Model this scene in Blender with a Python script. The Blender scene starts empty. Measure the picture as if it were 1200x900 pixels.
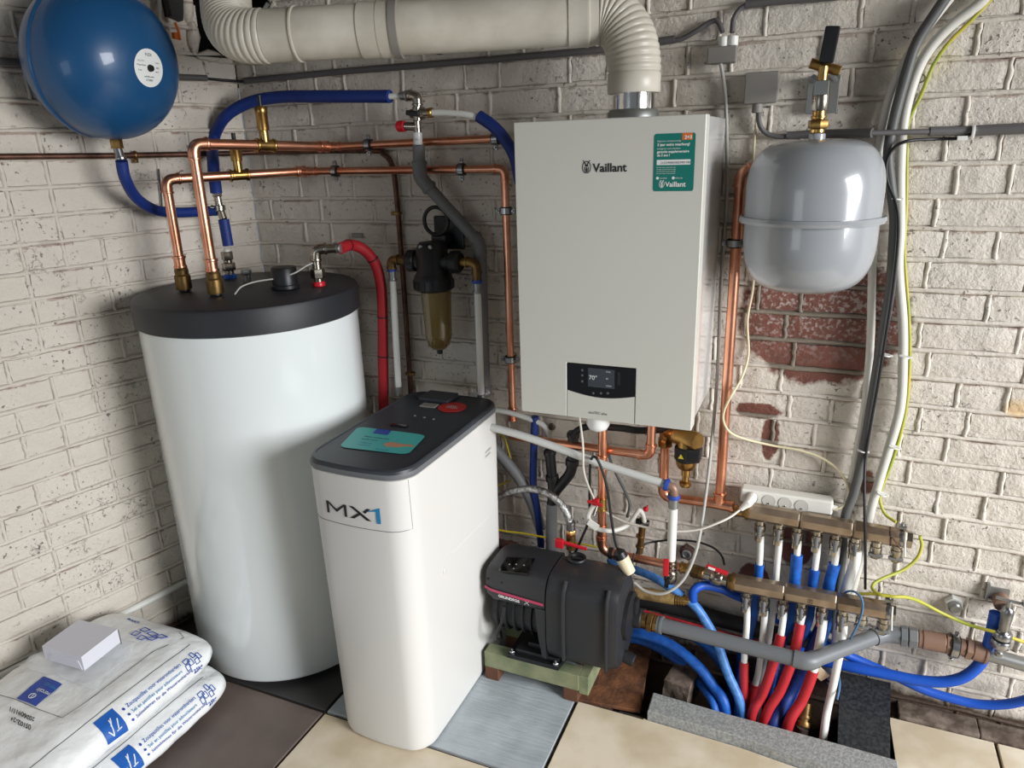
import bpy, bmesh, math, random
from mathutils import Vector, Matrix, noise
PI = math.pi
V = Vector
COL = bpy.context.scene.collection
SC = bpy.context.scene
# ---------------------------------------------------------------- camera
CAMP = V((1.838, -2.012, 1.5726))
RX, UP, FW = V((.91870, .39379, -.03024)), V((-.09558, .29596, .95040)), V((-.38321, .87025, -.30954))
FPX = 847.7
cd = bpy.data.cameras.new('camera'); cam = bpy.data.objects.new('camera', cd); COL.objects.link(cam)
cd.sensor_fit = 'HORIZONTAL'; cd.sensor_width = 36; cd.lens = FPX / 1200 * 36; cd.clip_start = .02
cam.matrix_world = Matrix((( RX.x, UP.x, -FW.x, CAMP.x), (RX.y, UP.y, -FW.y, CAMP.y), (RX.z, UP.z, -FW.z, CAMP.z), (0, 0, 0, 1)))
SC.camera = cam
# ---------------------------------------------------------------- light
SC.view_settings.view_transform = 'Standard'; SC.view_settings.look = 'None'
SC.view_settings.gamma = 1; SC.view_settings.use_curve_mapping = False
SC.view_settings.exposure = 0.0
w = bpy.data.worlds.new('daylight'); SC.world = w; w.use_nodes = True
w.node_tree.nodes['Background'].inputs[0].default_value = (.80, .90, 1.0, 1)
w.node_tree.nodes['Background'].inputs[1].default_value = .17
def area(name, loc, to, sx, sy, power, col):
    l = bpy.data.lights.new(name, 'AREA'); l.shape = 'RECTANGLE'; l.size = sx; l.size_y = sy; l.energy = power; l.color = col
    o = bpy.data.objects.new(name, l); COL.objects.link(o); o.location = loc
    o.rotation_euler = (V(to) - V(loc)).to_track_quat('-Z', 'Z').to_euler()
    return o
area('doorway_daylight', (6.3, -2.15, 2.3), (1.2, -.5, .8), 3.0, 2.2, 545, (.97, .98, 1.0))
area('rear_fill_light', (.2, -4.6, 1.0), (.6, 0, .4), 1.2, 1.2, 11, (.88, .95, 1.0))  # unseen fill added behind the camera for highlights on tank and blue vessel
# ---------------------------------------------------------------- pixel of the photograph -> point on a real plane
def ray(x, y): return RX * ((x - 600) / FPX) - UP * ((y - 450) / FPX) + FW
def at(x, y, Y=None, Z=None):
    r = ray(x, y)
    t = (Y - CAMP.y) / r.y if Y is not None else (Z - CAMP.z) / r.z
    return CAMP + r * t
LN = V((.9647, -.2632, 0)); LD = V((-.2632, -.9647, 0))      # left wall: outward normal, direction away from the corner
def atL(x, y, off=0):
    r = ray(x, y); return CAMP + r * ((off - CAMP.dot(LN)) / r.dot(LN))
def px(P):
    v = P - CAMP; d = v.dot(FW)
    return (600 + FPX * v.dot(RX) / d, 450 - FPX * v.dot(UP) / d) if d > .01 else (-9999, -9999)
# ---------------------------------------------------------------- materials
def lin(c):
    c /= 255.0
    return c / 12.92 if c <= .04045 else ((c + .055) / 1.055) ** 2.4
def rgb(c): return (lin(c[0]), lin(c[1]), lin(c[2]), 1)
def mat(name, c, rough=.5, metal=0, bump=0, scale=60, var=0, c2=None, coat=0, trans=0, ior=1.45, emit=0, aniso=None, vscale=None, dist=.004):
    m = bpy.data.materials.new(name); m.use_nodes = True; nt = m.node_tree; b = nt.nodes['Principled BSDF']
    b.inputs['Base Color'].default_value = rgb(c); b.inputs['Roughness'].default_value = rough; b.inputs['Metallic'].default_value = metal
    b.inputs['IOR'].default_value = ior
    if coat: b.inputs['Coat Weight'].default_value = coat; b.inputs['Coat Roughness'].default_value = .06
    if trans: b.inputs['Transmission Weight'].default_value = trans
    if emit: b.inputs['Emission Color'].default_value = rgb(c); b.inputs['Emission Strength'].default_value = emit
    tc = nt.nodes.new('ShaderNodeTexCoord')
    if var or c2:
        n = nt.nodes.new('ShaderNodeTexNoise'); n.inputs['Scale'].default_value = vscale or scale * .3; n.inputs['Detail'].default_value = 6
        nt.links.new(tc.outputs['Object'], n.inputs['Vector'])
        r = nt.nodes.new('ShaderNodeValToRGB'); r.color_ramp.elements[0].position = .38; r.color_ramp.elements[1].position = .64
        d = c2 or tuple(max(0, v * (1 - var)) for v in c)
        r.color_ramp.elements[0].color = rgb(d); r.color_ramp.elements[1].color = rgb(c)
        nt.links.new(n.outputs[0], r.inputs[0]); nt.links.new(r.outputs[0], b.inputs['Base Color'])
    if bump:
        n2 = nt.nodes.new('ShaderNodeTexNoise'); n2.inputs['Scale'].default_value = scale; n2.inputs['Detail'].default_value = 5
        mp = nt.nodes.new('ShaderNodeMapping'); nt.links.new(tc.outputs['Object'], mp.inputs[0]); nt.links.new(mp.outputs[0], n2.inputs['Vector'])
        if aniso: mp.inputs['Scale'].default_value = aniso
        bp = nt.nodes.new('ShaderNodeBump'); bp.inputs['Strength'].default_value = bump; bp.inputs['Distance'].default_value = dist
        nt.links.new(n2.outputs[0], bp.inputs['Height']); nt.links.new(bp.outputs[0], b.inputs['Normal'])
    return m
M = dict(
 white=mat('white_enamel', (226, 228, 226), .22, coat=.3), tankw=mat('tank_shell', (226, 232, 231), .16, coat=.5, bump=.02, scale=3),
 softw=mat('softener_shell', (214, 213, 209), .3), boiler=mat('boiler_enamel', (205, 205, 196), .34), gloss=mat('boiler_side_enamel', (228, 228, 226), .09, coat=.8, bump=.03, scale=6, aniso=(1, 1, .1)),
 black=mat('black_plastic', (24, 25, 27), .42), lidm=mat('tank_lid', (40, 41, 45), .5, bump=.05), lidd=mat('softener_lid', (50, 54, 60), .42), blackg=mat('black_glass', (6, 6, 8), .08, coat=1),
 screen=mat('display_glass', (62, 66, 72), .2, emit=.06), pump=mat('pump_cover', (40, 41, 44), .44, bump=.1, scale=900), pumpd=mat('pump_dark', (30, 31, 34), .5),
 magenta=mat('pump_stripe', (176, 60, 92), .5), copper=mat('copper', (236, 174, 144), .32, 1, bump=.04, scale=30, c2=(214, 142, 110)), copperd=mat('aged_copper', (112, 78, 62), .45, .7, bump=.1, c2=(70, 50, 42)),
 brass=mat('brass', (196, 160, 96), .3, 1, bump=.06, c2=(160, 124, 72)), brassd=mat('dull_brass', (150, 120, 72), .42, .9, c2=(112, 88, 56)),
 nickel=mat('nickel', (190, 184, 172), .25, 1, c2=(150, 142, 130)), manif=mat('manifold_nickel', (176, 158, 138), .3, .85, bump=.05, c2=(146, 128, 108)),
 steel=mat('steel', (176, 178, 180), .28, 1, c2=(140, 141, 142)), foil=mat('aluminium_foil', (225, 222, 218), .16, 1, bump=.35, scale=24, aniso=(1, 1, .4)),
 braid=mat('braided_steel', (190, 190, 188), .3, .9, bump=.8, scale=260, c2=(110, 110, 108)), galv=mat('galvanised', (150, 152, 150), .4, .8),
 duct=mat('duct_plastic', (214, 208, 194), .36, c2=(190, 183, 168), bump=.02, scale=20, vscale=7), bluev=mat('vessel_blue', (24, 78, 124), .36, coat=.25, bump=.02, scale=8),
 greyv=mat('vessel_grey', (152, 156, 160), .24, coat=.5, bump=.02, scale=8), blueh=mat('blue_hose_skin', (20, 78, 178), .45, bump=.12, scale=200), bluein=mat('blue_insulation', (18, 46, 116), .55, bump=.12, scale=300), blueb=mat('blue_sleeve', (30, 100, 190), .5, bump=.12, scale=200, c2=(24, 80, 165)),
 bluel=mat('light_blue_hose', (84, 140, 205), .42, bump=.15, scale=200, c2=(60, 112, 180)), red=mat('red_insulation', (176, 34, 42), .55, bump=.15, scale=200), redp=mat('red_plastic', (190, 26, 40), .35),
 pexw=mat('white_pex', (222, 222, 216), .38), hosew=mat('white_hose', (205, 203, 194), .45), hoseg=mat('pale_grey_hose', (190, 192, 188), .45), hosed=mat('dark_grey_hose', (88, 89, 88), .5),
 grey=mat('grey_pvc', (104, 107, 110), .42), greyd=mat('dark_grey_pvc', (112, 113, 114), .5), cond=mat('grey_conduit', (90, 88, 88), .5), boxg=mat('junction_grey', (132, 128, 122), .55),
 cable=mat('grey_cable', (112, 106, 98), .5), cablew=mat('cream_cable', (214, 204, 170), .5), cablelg=mat('light_grey_cable', (170, 168, 162), .5), cableb=mat('black_cable', (26, 26, 27), .45), cablewh=mat('white_cable', (218, 212, 202), .45),
 yg=mat('yellow_green_wire', (190, 174, 58), .45, c2=(148, 162, 60), vscale=9), yellow=mat('yellow_wire', (190, 170, 40), .45), bluecab=mat('blue_wire', (70, 110, 150), .5), cream=mat('cream_plastic', (222, 208, 176), .45), strip=mat('strip_white', (226, 224, 216), .38), hole=mat('socket_hole', (20, 18, 16), .6), socket=mat('socket_recess', (196, 194, 186), .5),
 teal=mat('teal_print', (0, 116, 104), .45), tealb=mat('aqua_print', (70, 176, 172), .4), orange=mat('orange_print', (214, 110, 40), .5), ink=mat('black_ink', (34, 32, 36), .5), inkw=mat('white_print', (232, 236, 234), .5), inkb=mat('blue_print', (28, 92, 176), .5), inkb2=mat('navy_print', (40, 72, 160), .5), inkc=mat('cyan_print', (40, 132, 182), .4), redl=mat('red_print', (190, 40, 36), .45), skin=mat('hand_print', (190, 140, 110), .5),
 wood=mat('treated_timber', (136, 138, 106), .8, bump=.4, scale=40, aniso=(1, 8, 8), c2=(98, 110, 82)), woode=mat('timber_end', (200, 170, 116), .7), woodb=mat('brown_timber', (96, 62, 44), .8, bump=.3),
 bag=mat('bag_plastic', (236, 238, 238), .24, coat=.3, bump=1.0, scale=11, dist=.012), box=mat('white_card', (214, 214, 222), .6), film=mat('clear_film', (235, 238, 240), .15, trans=.75, ior=1.1, bump=.9, scale=25),
 amber=mat('amber_bowl', (150, 128, 76), .12, trans=.55, ior=1.3, coat=.6), cone=mat('granite_kerb', (164, 165, 162), .8, bump=.4, scale=200, c2=(134, 136, 134), vscale=120), slab=mat('dark_granite', (58, 60, 62), .28, bump=.35, scale=120, c2=(34, 36, 38), vscale=110),
 tbeige=mat('beige_tile', (222, 210, 188), .5, bump=.2, scale=30, c2=(200, 184, 156), vscale=7), tbrown=mat('brown_tile', (112, 98, 91), .42, bump=.08, scale=20, c2=(92, 81, 76), vscale=4), tgrey=mat('grey_blue_tile', (176, 184, 188), .42, bump=.7, scale=16, aniso=(.6, 6, 1), c2=(156, 164, 168), vscale=10),
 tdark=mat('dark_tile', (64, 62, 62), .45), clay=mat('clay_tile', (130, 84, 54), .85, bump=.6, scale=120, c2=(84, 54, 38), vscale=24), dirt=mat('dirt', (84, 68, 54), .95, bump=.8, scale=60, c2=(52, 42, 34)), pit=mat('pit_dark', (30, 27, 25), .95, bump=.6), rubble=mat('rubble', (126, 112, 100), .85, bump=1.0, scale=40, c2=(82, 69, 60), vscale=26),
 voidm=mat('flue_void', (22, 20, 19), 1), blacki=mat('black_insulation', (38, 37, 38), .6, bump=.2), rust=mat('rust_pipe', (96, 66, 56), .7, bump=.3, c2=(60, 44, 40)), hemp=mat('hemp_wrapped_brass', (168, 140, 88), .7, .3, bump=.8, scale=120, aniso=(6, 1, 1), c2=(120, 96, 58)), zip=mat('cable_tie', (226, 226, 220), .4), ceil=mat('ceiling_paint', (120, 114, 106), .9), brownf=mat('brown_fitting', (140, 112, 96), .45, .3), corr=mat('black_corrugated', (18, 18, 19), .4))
def wall_mat(name, mortar):
    m = bpy.data.materials.new(name); m.use_nodes = True; nt = m.node_tree; N = nt.nodes; L = nt.links; b = N['Principled BSDF']; b.inputs['Roughness'].default_value = .62
    geo = N.new('ShaderNodeNewGeometry'); P = geo.outputs['Position']
    def math_(op, a, c=None, cl=False):
        n = N.new('ShaderNodeMath'); n.operation = op; n.use_clamp = cl
        for i, v in enumerate((a, c)):
            if v is None: continue
            if isinstance(v, (int, float)): n.inputs[i].default_value = v
            else: L.new(v, n.inputs[i])
        return n.outputs[0]
    def noi(scale, det=5, rough=.6):
        n = N.new('ShaderNodeTexNoise'); n.inputs['Scale'].default_value = scale; n.inputs['Detail'].default_value = det; n.inputs['Roughness'].default_value = rough; L.new(P, n.inputs['Vector']); return n.outputs[0]
    def mix(f, a, c):
        n = N.new('ShaderNodeMix'); n.data_type = 'RGBA'
        if isinstance(f, (int, float)): n.inputs[0].default_value = f
        else: L.new(f, n.inputs[0])
        for i, v in ((6, a), (7, c)):
            if isinstance(v, tuple): n.inputs[i].default_value = v
            else: L.new(v, n.inputs[i])
        return n.outputs[2]
    sep = N.new('ShaderNodeSeparateXYZ'); L.new(P, sep.inputs[0]); X, Y, Z = sep.outputs
    n6, n25, n90, n300 = noi(6), noi(25, 6), noi(90, 5), noi(260, 4)
    def step(v, t, wd):                                   # soft threshold
        return math_('MULTIPLY', math_('SUBTRACT', v, t), 1.0 / wd, True)
    def ell(cx, cz, rx, rz, soft=.12, nz=.9):
        dx = math_('MULTIPLY', math_('SUBTRACT', X, cx), 1 / rx); dz = math_('MULTIPLY', math_('SUBTRACT', Z, cz), 1 / rz)
        d = math_('ADD', math_('MULTIPLY', dx, dx), math_('MULTIPLY', dz, dz))
        d = math_('ADD', d, math_('MULTIPLY', math_('SUBTRACT', n25, .5), nz))
        return step(math_('SUBTRACT', 1.0, d), 0, soft)
    paint = mix(n6, rgb((200, 191, 178)), rgb((216, 209, 198)))
    # yellowed / greyed plaster stains to the right of the cables
    for cx, cz, rx, rz, c, k in STAINS:
        paint = mix(math_('MULTIPLY', ell(cx, cz, rx, rz, .8, 1.6), k), paint, rgb(c))
    chips = step(n90, .62, .03); chips = math_('MULTIPLY', chips, step(n6, .47, .08))
    specks = step(n25, .685, .02)
    col = mix(math_('MULTIPLY', chips, .8), paint, rgb((84, 70, 62)))
    col = mix(math_('MULTIPLY', specks, .7), col, rgb((92, 74, 66)))
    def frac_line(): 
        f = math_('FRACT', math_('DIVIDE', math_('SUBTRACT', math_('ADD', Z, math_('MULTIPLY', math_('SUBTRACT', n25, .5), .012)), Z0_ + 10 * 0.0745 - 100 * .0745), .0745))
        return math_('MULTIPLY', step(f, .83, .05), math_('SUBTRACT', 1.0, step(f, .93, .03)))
    n14 = noi(13, 6, .65); crack = math_('SUBTRACT', 1.0, step(math_('ABSOLUTE', math_('SUBTRACT', n14, .5)), .0015, .006)); crack = math_('MULTIPLY', crack, step(noi(7, 4), .575, .05))
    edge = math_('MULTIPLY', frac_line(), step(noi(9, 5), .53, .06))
    col = mix(math_('MULTIPLY', crack, .6), col, rgb((88, 72, 62)))
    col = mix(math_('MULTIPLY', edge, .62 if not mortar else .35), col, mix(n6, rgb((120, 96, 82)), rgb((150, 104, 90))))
    if mortar: bare = mix(n90, rgb((112, 102, 90)), rgb((140, 130, 116)))
    else:
        bare = mix(n25, rgb((84, 54, 46)), rgb((136, 80, 64)))
        bare = mix(math_('MULTIPLY', step(n90, .50, .12), step(Z, .99, .14)), bare, rgb((172, 158, 152)))
        bare = mix(math_('MULTIPLY', step(n300, .5, .2), .3), bare, rgb((74, 58, 52)))
    mask = None
    for a in BARE:
        e = ell(*a); mask = e if mask is None else math_('MAXIMUM', mask, e)
    col = mix(mask, col, bare)
    # dirt at the foot of the wall
    low = step(math_('SUBTRACT', math_('ADD', .035, math_('MULTIPLY', n25, .05)), Z), 0, .03)
    col = mix(low, col, rgb((74, 58, 46)))
    L.new(col, b.inputs['Base Color'])
    h = math_('ADD', math_('ADD', math_('MULTIPLY', n25, .7), math_('MULTIPLY', n90, .38)), math_('MULTIPLY', n300, .12))
    h = math_('SUBTRACT', h, math_('MULTIPLY', math_('ADD', math_('ADD', chips, specks), math_('ADD', crack, edge)), .16))
    bp = N.new('ShaderNodeBump'); bp.inputs['Strength'].default_value = .9 if not mortar else .5; bp.inputs['Distance'].default_value = .010
    L.new(h, bp.inputs['Height']); L.new(bp.outputs[0], b.inputs['Normal'])
    return m
STAINS = [(1.99, 1.73, .09, .05, (222, 210, 178), .6), (1.90, 1.66, .06, .12, (128, 120, 112), .6), (1.95, 1.47, .05, .09, (130, 122, 114), .6), (2.3, .93, .03, .03, (214, 178, 120), .7)]
BARE = []; Z0_ = 1.509 - .0745 * 20
def bare(x0, y0, x1, y1, soft=.12, nz=.9):
    a, b_ = at(x0, y0, Y=0), at(x1, y1, Y=0); BARE.append(((a.x + b_.x) / 2, (a.z + b_.z) / 2, abs(b_.x - a.x) / 2, abs(b_.z - a.z) / 2, soft, nz))
bare(868, 285, 1060, 462, .15, .7); bare(862, 468, 918, 494, .3, 1.6); bare(893, 486, 912, 540, .3, 1.6)
bare(914, 606, 952, 668, .15, .6); bare(865, 655, 900, 700, .2, 1.2); bare(1008, 548, 1024, 580, .3, 1.5); bare(868, 570, 880, 585, .3, .5)
fb = M['film'].node_tree.nodes['Principled BSDF']; fb.inputs['Transmission Weight'].default_value = 0; fb.inputs['Alpha'].default_value = .22; fb.inputs['Specular IOR Level'].default_value = 1.0
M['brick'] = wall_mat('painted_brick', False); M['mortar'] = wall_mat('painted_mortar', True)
# ---------------------------------------------------------------- mesh helpers
class G:
    """collects vertices and faces of ONE mesh, in world coordinates"""
    def __init__(s): s.v = []; s.f = []; s.m = []; s.wn = False
    def add(s, vs, fs, mi=0):
        n = len(s.v); s.v += [V(p) for p in vs]; s.f += [tuple(i + n for i in f) for f in fs]; s.m += [mi] * len(fs); return s
    def tube(s, pts, r, seg=12, cap=True, closed=False, mi=0):
        pts = [V(p) for p in pts]; rs = r if isinstance(r, (list, tuple)) else [r] * len(pts); n = len(pts)
        def tan(i):
            a = pts[(i - 1) % n] if (closed or i > 0) else pts[i]; b = pts[(i + 1) % n] if (closed or i < n - 1) else pts[i]
            d = b - a; return d.normalized() if d.length > 1e-9 else V((0, 0, 1))
        t = tan(0); u = t.orthogonal().normalized(); vs = []
        for i in range(n):
            t2 = tan(i); u = (u - t2 * u.dot(t2))
            u = u.normalized() if u.length > 1e-6 else t2.orthogonal().normalized()
            w_ = t2.cross(u)
            for k in range(seg):
                a = 2 * PI * k / seg; vs.append(pts[i] + (u * math.cos(a) + w_ * math.sin(a)) * rs[i])
        fs = []
        for i in range(n if closed else n - 1):
            j = (i + 1) % n
            for k in range(seg): k2 = (k + 1) % seg; fs.append((i * seg + k, i * seg + k2, j * seg + k2, j * seg + k))
        if cap and not closed: fs.append(tuple(reversed(range(seg)))); fs.append(tuple(range((n - 1) * seg, n * seg)))
        return s.add(vs, fs, mi)
    def lathe(s, prof, c=(0, 0, 0), axis=(0, 0, 1), seg=24, mi=0, phase=0, ref=None):
        c = V(c); a = V(axis).normalized(); u = (V(ref) - a * V(ref).dot(a)).normalized() if ref else a.orthogonal().normalized(); w_ = a.cross(u); vs = []; fs = []
        for (r, z) in prof:
            for k in range(seg):
                t = 2 * PI * k / seg + phase; vs.append(c + a * z + (u * math.cos(t) + w_ * math.sin(t)) * r)
        for i in range(len(prof) - 1):
            for k in range(seg): k2 = (k + 1) % seg; fs.append((i * seg + k, i * seg + k2, (i + 1) * seg + k2, (i + 1) * seg + k))
        if prof[0][0] > 1e-4: fs.append(tuple(reversed(range(seg))))
        if prof[-1][0] > 1e-4: fs.append(tuple(range((len(prof) - 1) * seg, len(prof) * seg)))
        return s.add(vs, fs, mi)
    def cyl(s, a, b, r, seg=16, r2=None, mi=0):
        a = V(a); b = V(b); d = b - a; r2 = r if r2 is None else r2; e = min(.12 * min(r, r2), d.length * .2)
        return s.lathe([(r - e, 0), (r, e), (r2, d.length - e), (r2 - e, d.length)], a, d, seg, mi)
    def box(s, c, size, bev=.002, rot=None, seg=2, mi=0):
        s.wn = True; bm = bmesh.new(); bmesh.ops.create_cube(bm, size=1)
        for v in bm.verts: v.co = V((v.co.x * size[0], v.co.y * size[1], v.co.z * size[2]))
        if bev: bmesh.ops.bevel(bm, geom=bm.edges[:], offset=min(bev, min(size) * .45), segments=seg, profile=.5, affect='EDGES')
        bm.verts.index_update(); R = rot or Matrix.Identity(3); vs = [R @ v.co + V(c) for v in bm.verts]; fs = [tuple(v.index for v in f.verts) for f in bm.faces]; bm.free()
        return s.add(vs, fs, mi)
    def prism(s, loop, d, mi=0, bev=0):
        """closed loop of points extruded by vector d; bev insets the far rim a little"""
        loop = [V(p) for p in loop]; d = V(d); n = len(loop); c = sum(loop, V()) / n
        rings = [loop, [p + d for p in loop]] if not bev else [loop, [p + d * (1 - bev / d.length) for p in loop], [p + (c - p).normalized() * bev + d for p in loop]]
        vs = [p for r in rings for p in r]; fs = [tuple(reversed(range(n)))]
        for i in range(len(rings) - 1):
            for k in range(n): k2 = (k + 1) % n; fs.append((i * n + k, i * n + k2, (i + 1) * n + k2, (i + 1) * n + k))
        fs.append(tuple(range((len(rings) - 1) * n, len(rings) * n))); return s.add(vs, fs, mi)
    def loft(s, loops, mi=0, caps=True):
        n = len(loops[0]); vs = [V(p) for l in loops for p in l]; fs = []
        for i in range(len(loops) - 1):
            for k in range(n): k2 = (k + 1) % n; fs.append((i * n + k, i * n + k2, (i + 1) * n + k2, (i + 1) * n + k))
        if caps: fs.append(tuple(reversed(range(n)))); fs.append(tuple(range((len(loops) - 1) * n, len(loops) * n)))
        return s.add(vs, fs, mi)
LOC = {}
def obj(name, g, m, parent=None, smooth=True, angle=.7):
    me = bpy.data.meshes.new(name)
    if parent is None:
        xs = [p.x for p in g.v]; ys = [p.y for p in g.v]; zs = [p.z for p in g.v]; o0 = V(((min(xs) + max(xs)) / 2, (min(ys) + max(ys)) / 2, min(zs)))
    else: o0 = LOC[parent.name]
    me.from_pydata([p - o0 for p in g.v], [], g.f)
    bm = bmesh.new(); bm.from_mesh(me); bmesh.ops.recalc_face_normals(bm, faces=bm.faces[:]); bm.to_mesh(me); bm.free()
    ms = m if isinstance(m, (list, tuple)) else [m]
    for q in ms: me.materials.append(M[q] if isinstance(q, str) else q)
    if len(ms) > 1: me.polygons.foreach_set('material_index', g.m)
    if smooth: me.shade_smooth(); me.set_sharp_from_angle(angle=angle)
    o = bpy.data.objects.new(name, me); COL.objects.link(o)
    if smooth and g.wn: wn_ = o.modifiers.new('weighted_normal', 'WEIGHTED_NORMAL'); wn_.keep_sharp = True
    if parent is None: o.location = o0
    else: o.parent = parent
    LOC[o.name] = o0.copy(); return o
def thing(name, label, cat, loc, group=None):
    o = bpy.data.objects.new(name, None); COL.objects.link(o); o.location = V(loc); o.empty_display_size = .05; LOC[o.name] = V(loc); tag(o, label, cat, group); return o
def tag(o, label, cat, group=None):
    o['label'] = label; o['category'] = cat
    if group: o['group'] = group
    return o
def struct(o): o['kind'] = 'structure'; return o
def spl(pts, n=10):
    """Catmull-Rom through points"""
    p = [V(q) for q in pts]; p = [p[0] * 2 - p[1]] + p + [p[-1] * 2 - p[-2]]; out = []
    for i in range(1, len(p) - 2):
        for k in range(n):
            t = k / n; a, b, c, d = p[i - 1:i + 3]
            out.append(.5 * ((2 * b) + (c - a) * t + (2 * a - 5 * b + 4 * c - d) * t * t + (3 * b - a - 3 * c + d) * t ** 3))
    out.append(p[-2]); return out
def arc(a, b, c, rad, n=8):
    """fillet of corner b: returns points from tangent on ab to tangent on bc"""
    u = (a - b).normalized(); w_ = (c - b).normalized(); ang = u.angle(w_)
    t = rad / math.tan(ang / 2); t = min(t, (a - b).length * .49, (c - b).length * .49)
    p0 = b + u * t; p1 = b + w_ * t; return [((1 - s) ** 2) * p0 + 2 * s * (1 - s) * b + s * s * p1 for s in [i / n for i in range(n + 1)]]
def Y(l): return [at(x, y, Y=d) for (x, y, d) in l]
def seg_through(pts, a, b):   # sub-path of dense points between fractions
    n = len(pts); return pts[int(a * (n - 1)):int(b * (n - 1)) + 1]
def hose(name, l, r, m, label, cat='hose', group=None, seg=12, n=8, raw=False):
    return tag(obj(name, G().tube(spl(l if raw else Y(l), n), r, seg), m), label, cat, group)
def ring(g, c, ax, r, w_, t=.0015, seg=16, mi=0):
    c = V(c); a = V(ax).normalized(); return g.lathe([(r - .001, -w_ / 2), (r + t, -w_ / 2), (r + t * 1.3, 0), (r + t, w_ / 2), (r - .001, w_ / 2)], c, a, seg, mi)
def run(t, pts, r, m='copper', rad=None, fm=None, name='pipe'):
    """rigid pipe: straight lengths and elbows (with socket beads) as parts of thing t"""
    rad = rad or r * 1.9; fm = fm or m; p = [V(q) for q in pts]; start = p[0]
    for i in range(1, len(p)):
        if i < len(p) - 1:
            ar = arc(p[i - 1], p[i], p[i + 1], rad); end = ar[0]
        else: end = p[i]; ar = None
        obj(name, G().tube([start, end], r, 18), m, t)
        if ar:
            u = (ar[0] - ar[1]).normalized(); w_ = (ar[-1] - ar[-2]).normalized()
            e = G().tube([ar[0] + u * r * .9] + ar + [ar[-1] + w_ * r * .9], r * 1.13, 18)
            ring(e, ar[0] + u * r * .8, u, r * 1.13, r * .45, r * .16, 18); ring(e, ar[-1] + w_ * r * .8, w_, r * 1.13, r * .45, r * .16, 18)
            obj('elbow', e, fm, t); start = ar[-1]
def sleeve(t, p, ax, r, L=.05, m='copper', name='coupling'):
    a = V(ax).normalized(); g = G().cyl(V(p) - a * L / 2, V(p) + a * L / 2, r * 1.12, 18)
    for s in (-1, 1): ring(g, V(p) + a * s * L * .42, a, r * 1.12, r * .45, r * .16, 18)
    return obj(name, g, m, t)
def hexn(g, a, b, r, mi=0): a = V(a); b = V(b); return g.lathe([(r * .94, 0), (r, .08 * (b - a).length), (r, .92 * (b - a).length), (r * .94, (b - a).length)], a, b - a, 6, mi)
def clamp(p, ax, r, label, wall=V((0, 1, 0)), length=.04, group='pipe clamps with black rubber lining', m='steel'):
    """two-screw wall clamp round a pipe at p"""
    p = V(p); a = V(ax).normalized(); t = thing('pipe_clamp', label, 'clamp', p, group)
    obj('rubber_lining', G().lathe([(r, -.011), (r + .005, -.011), (r + .005, .011), (r, .011)], p, a, 20), 'black', t)
    s = a.cross(wall).normalized(); g = G().lathe([(r + .005, -.008), (r + .007, -.008), (r + .007, .008), (r + .005, .008)], p, a, 20)
    for k in (-1, 1): g.box(p + s * k * (r + .013), (.010, .010, .014), .002)
    obj('band', g, m, t)
    obj('stud', G().cyl(p + wall * (r + .004), p + wall * (r + length), .004, 8), m, t)
    sc = G()
    for k in (-1, 1): sc.cyl(p + s * k * (r + .013) - wall * .012, p + s * k * (r + .013) + wall * .008, .0035, 8)
    obj('screw', sc, m, t); return t
def text(s, size, m, parent, fn, name='lettering', thick=.0, bold=0, align='LEFT'):
    """flat lettering; fn maps the 2D point of a glyph to a point of the world"""
    c = bpy.data.curves.new(name, 'FONT'); c.body = s; c.size = size; c.align_x = align; c.resolution_u = 3; c.offset = bold
    o = bpy.data.objects.new('tmp', c); COL.objects.link(o); me = bpy.data.meshes.new_from_object(o.evaluated_get(bpy.context.evaluated_depsgraph_get()))
    vs = [fn(v.co.x, v.co.y) for v in me.vertices]; fs = [tuple(p.vertices) for p in me.polygons]
    bpy.data.objects.remove(o); bpy.data.curves.remove(c); bpy.data.meshes.remove(me)
    g = G().add(vs, fs); return obj(name, g, m, parent, smooth=False)
def flatp(o, u, v, n, off=.0006):
    o = V(o); u = V(u).normalized(); v = V(v).normalized(); n = V(n).normalized(); return lambda x, y: o + u * x + v * y + n * off
def patch(loop2d, fn): return G().add([fn(x, y) for x, y in loop2d], [tuple(range(len(loop2d)))])
def rrect(x0, y0, x1, y1, r, n=4):
    out = []
    for cx, cy, a0 in ((x1 - r, y1 - r, 0), (x0 + r, y1 - r, 90), (x0 + r, y0 + r, 180), (x1 - r, y0 + r, 270)):
        for k in range(n + 1): a = math.radians(a0 + 90 * k / n); out.append((cx + r * math.cos(a), cy + r * math.sin(a)))
    return out
def bez(a, b, n=6): return [a + (b - a) * i / n for i in range(n + 1)]
# ================================================================ the setting
random.seed(5)
PITCH = .0745; Z0 = 1.509 - .0745 * 20       # bed joint heights
def wall(name, org, du, dn, holes, x1, top=2.3):
    """plain mortar backing with rectangular opening(s)"""
    g = G(); us = sorted({-.0, x1} | {h[0] for h in holes} | {h[1] for h in holes}); vs = sorted({-.3, top} | {h[2] for h in holes} | {h[3] for h in holes})
    for a, b in zip(us, us[1:]):
        for c, d in zip(vs, vs[1:]):
            if any(h[0] <= a and b <= h[1] and h[2] <= c and d <= h[3] for h in holes): continue
            P = lambda u, v, w_: org + du * u + V((0, 0, v)) + dn * w_
            g.add([P(a, c, -.004), P(b, c, -.004), P(b, d, -.004), P(a, d, -.004), P(a, c, -.1), P(b, c, -.1), P(b, d, -.1), P(a, d, -.1)], [(0, 1, 2, 3), (7, 6, 5, 4), (0, 4, 5, 1), (3, 2, 6, 7), (0, 3, 7, 4), (1, 5, 6, 2)])
    return struct(obj(name, g, 'mortar', smooth=False))
HB = [(0, .17, 1.88, 2.3)]; HL = [(0, .13, 1.88, 2.3)]
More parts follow.
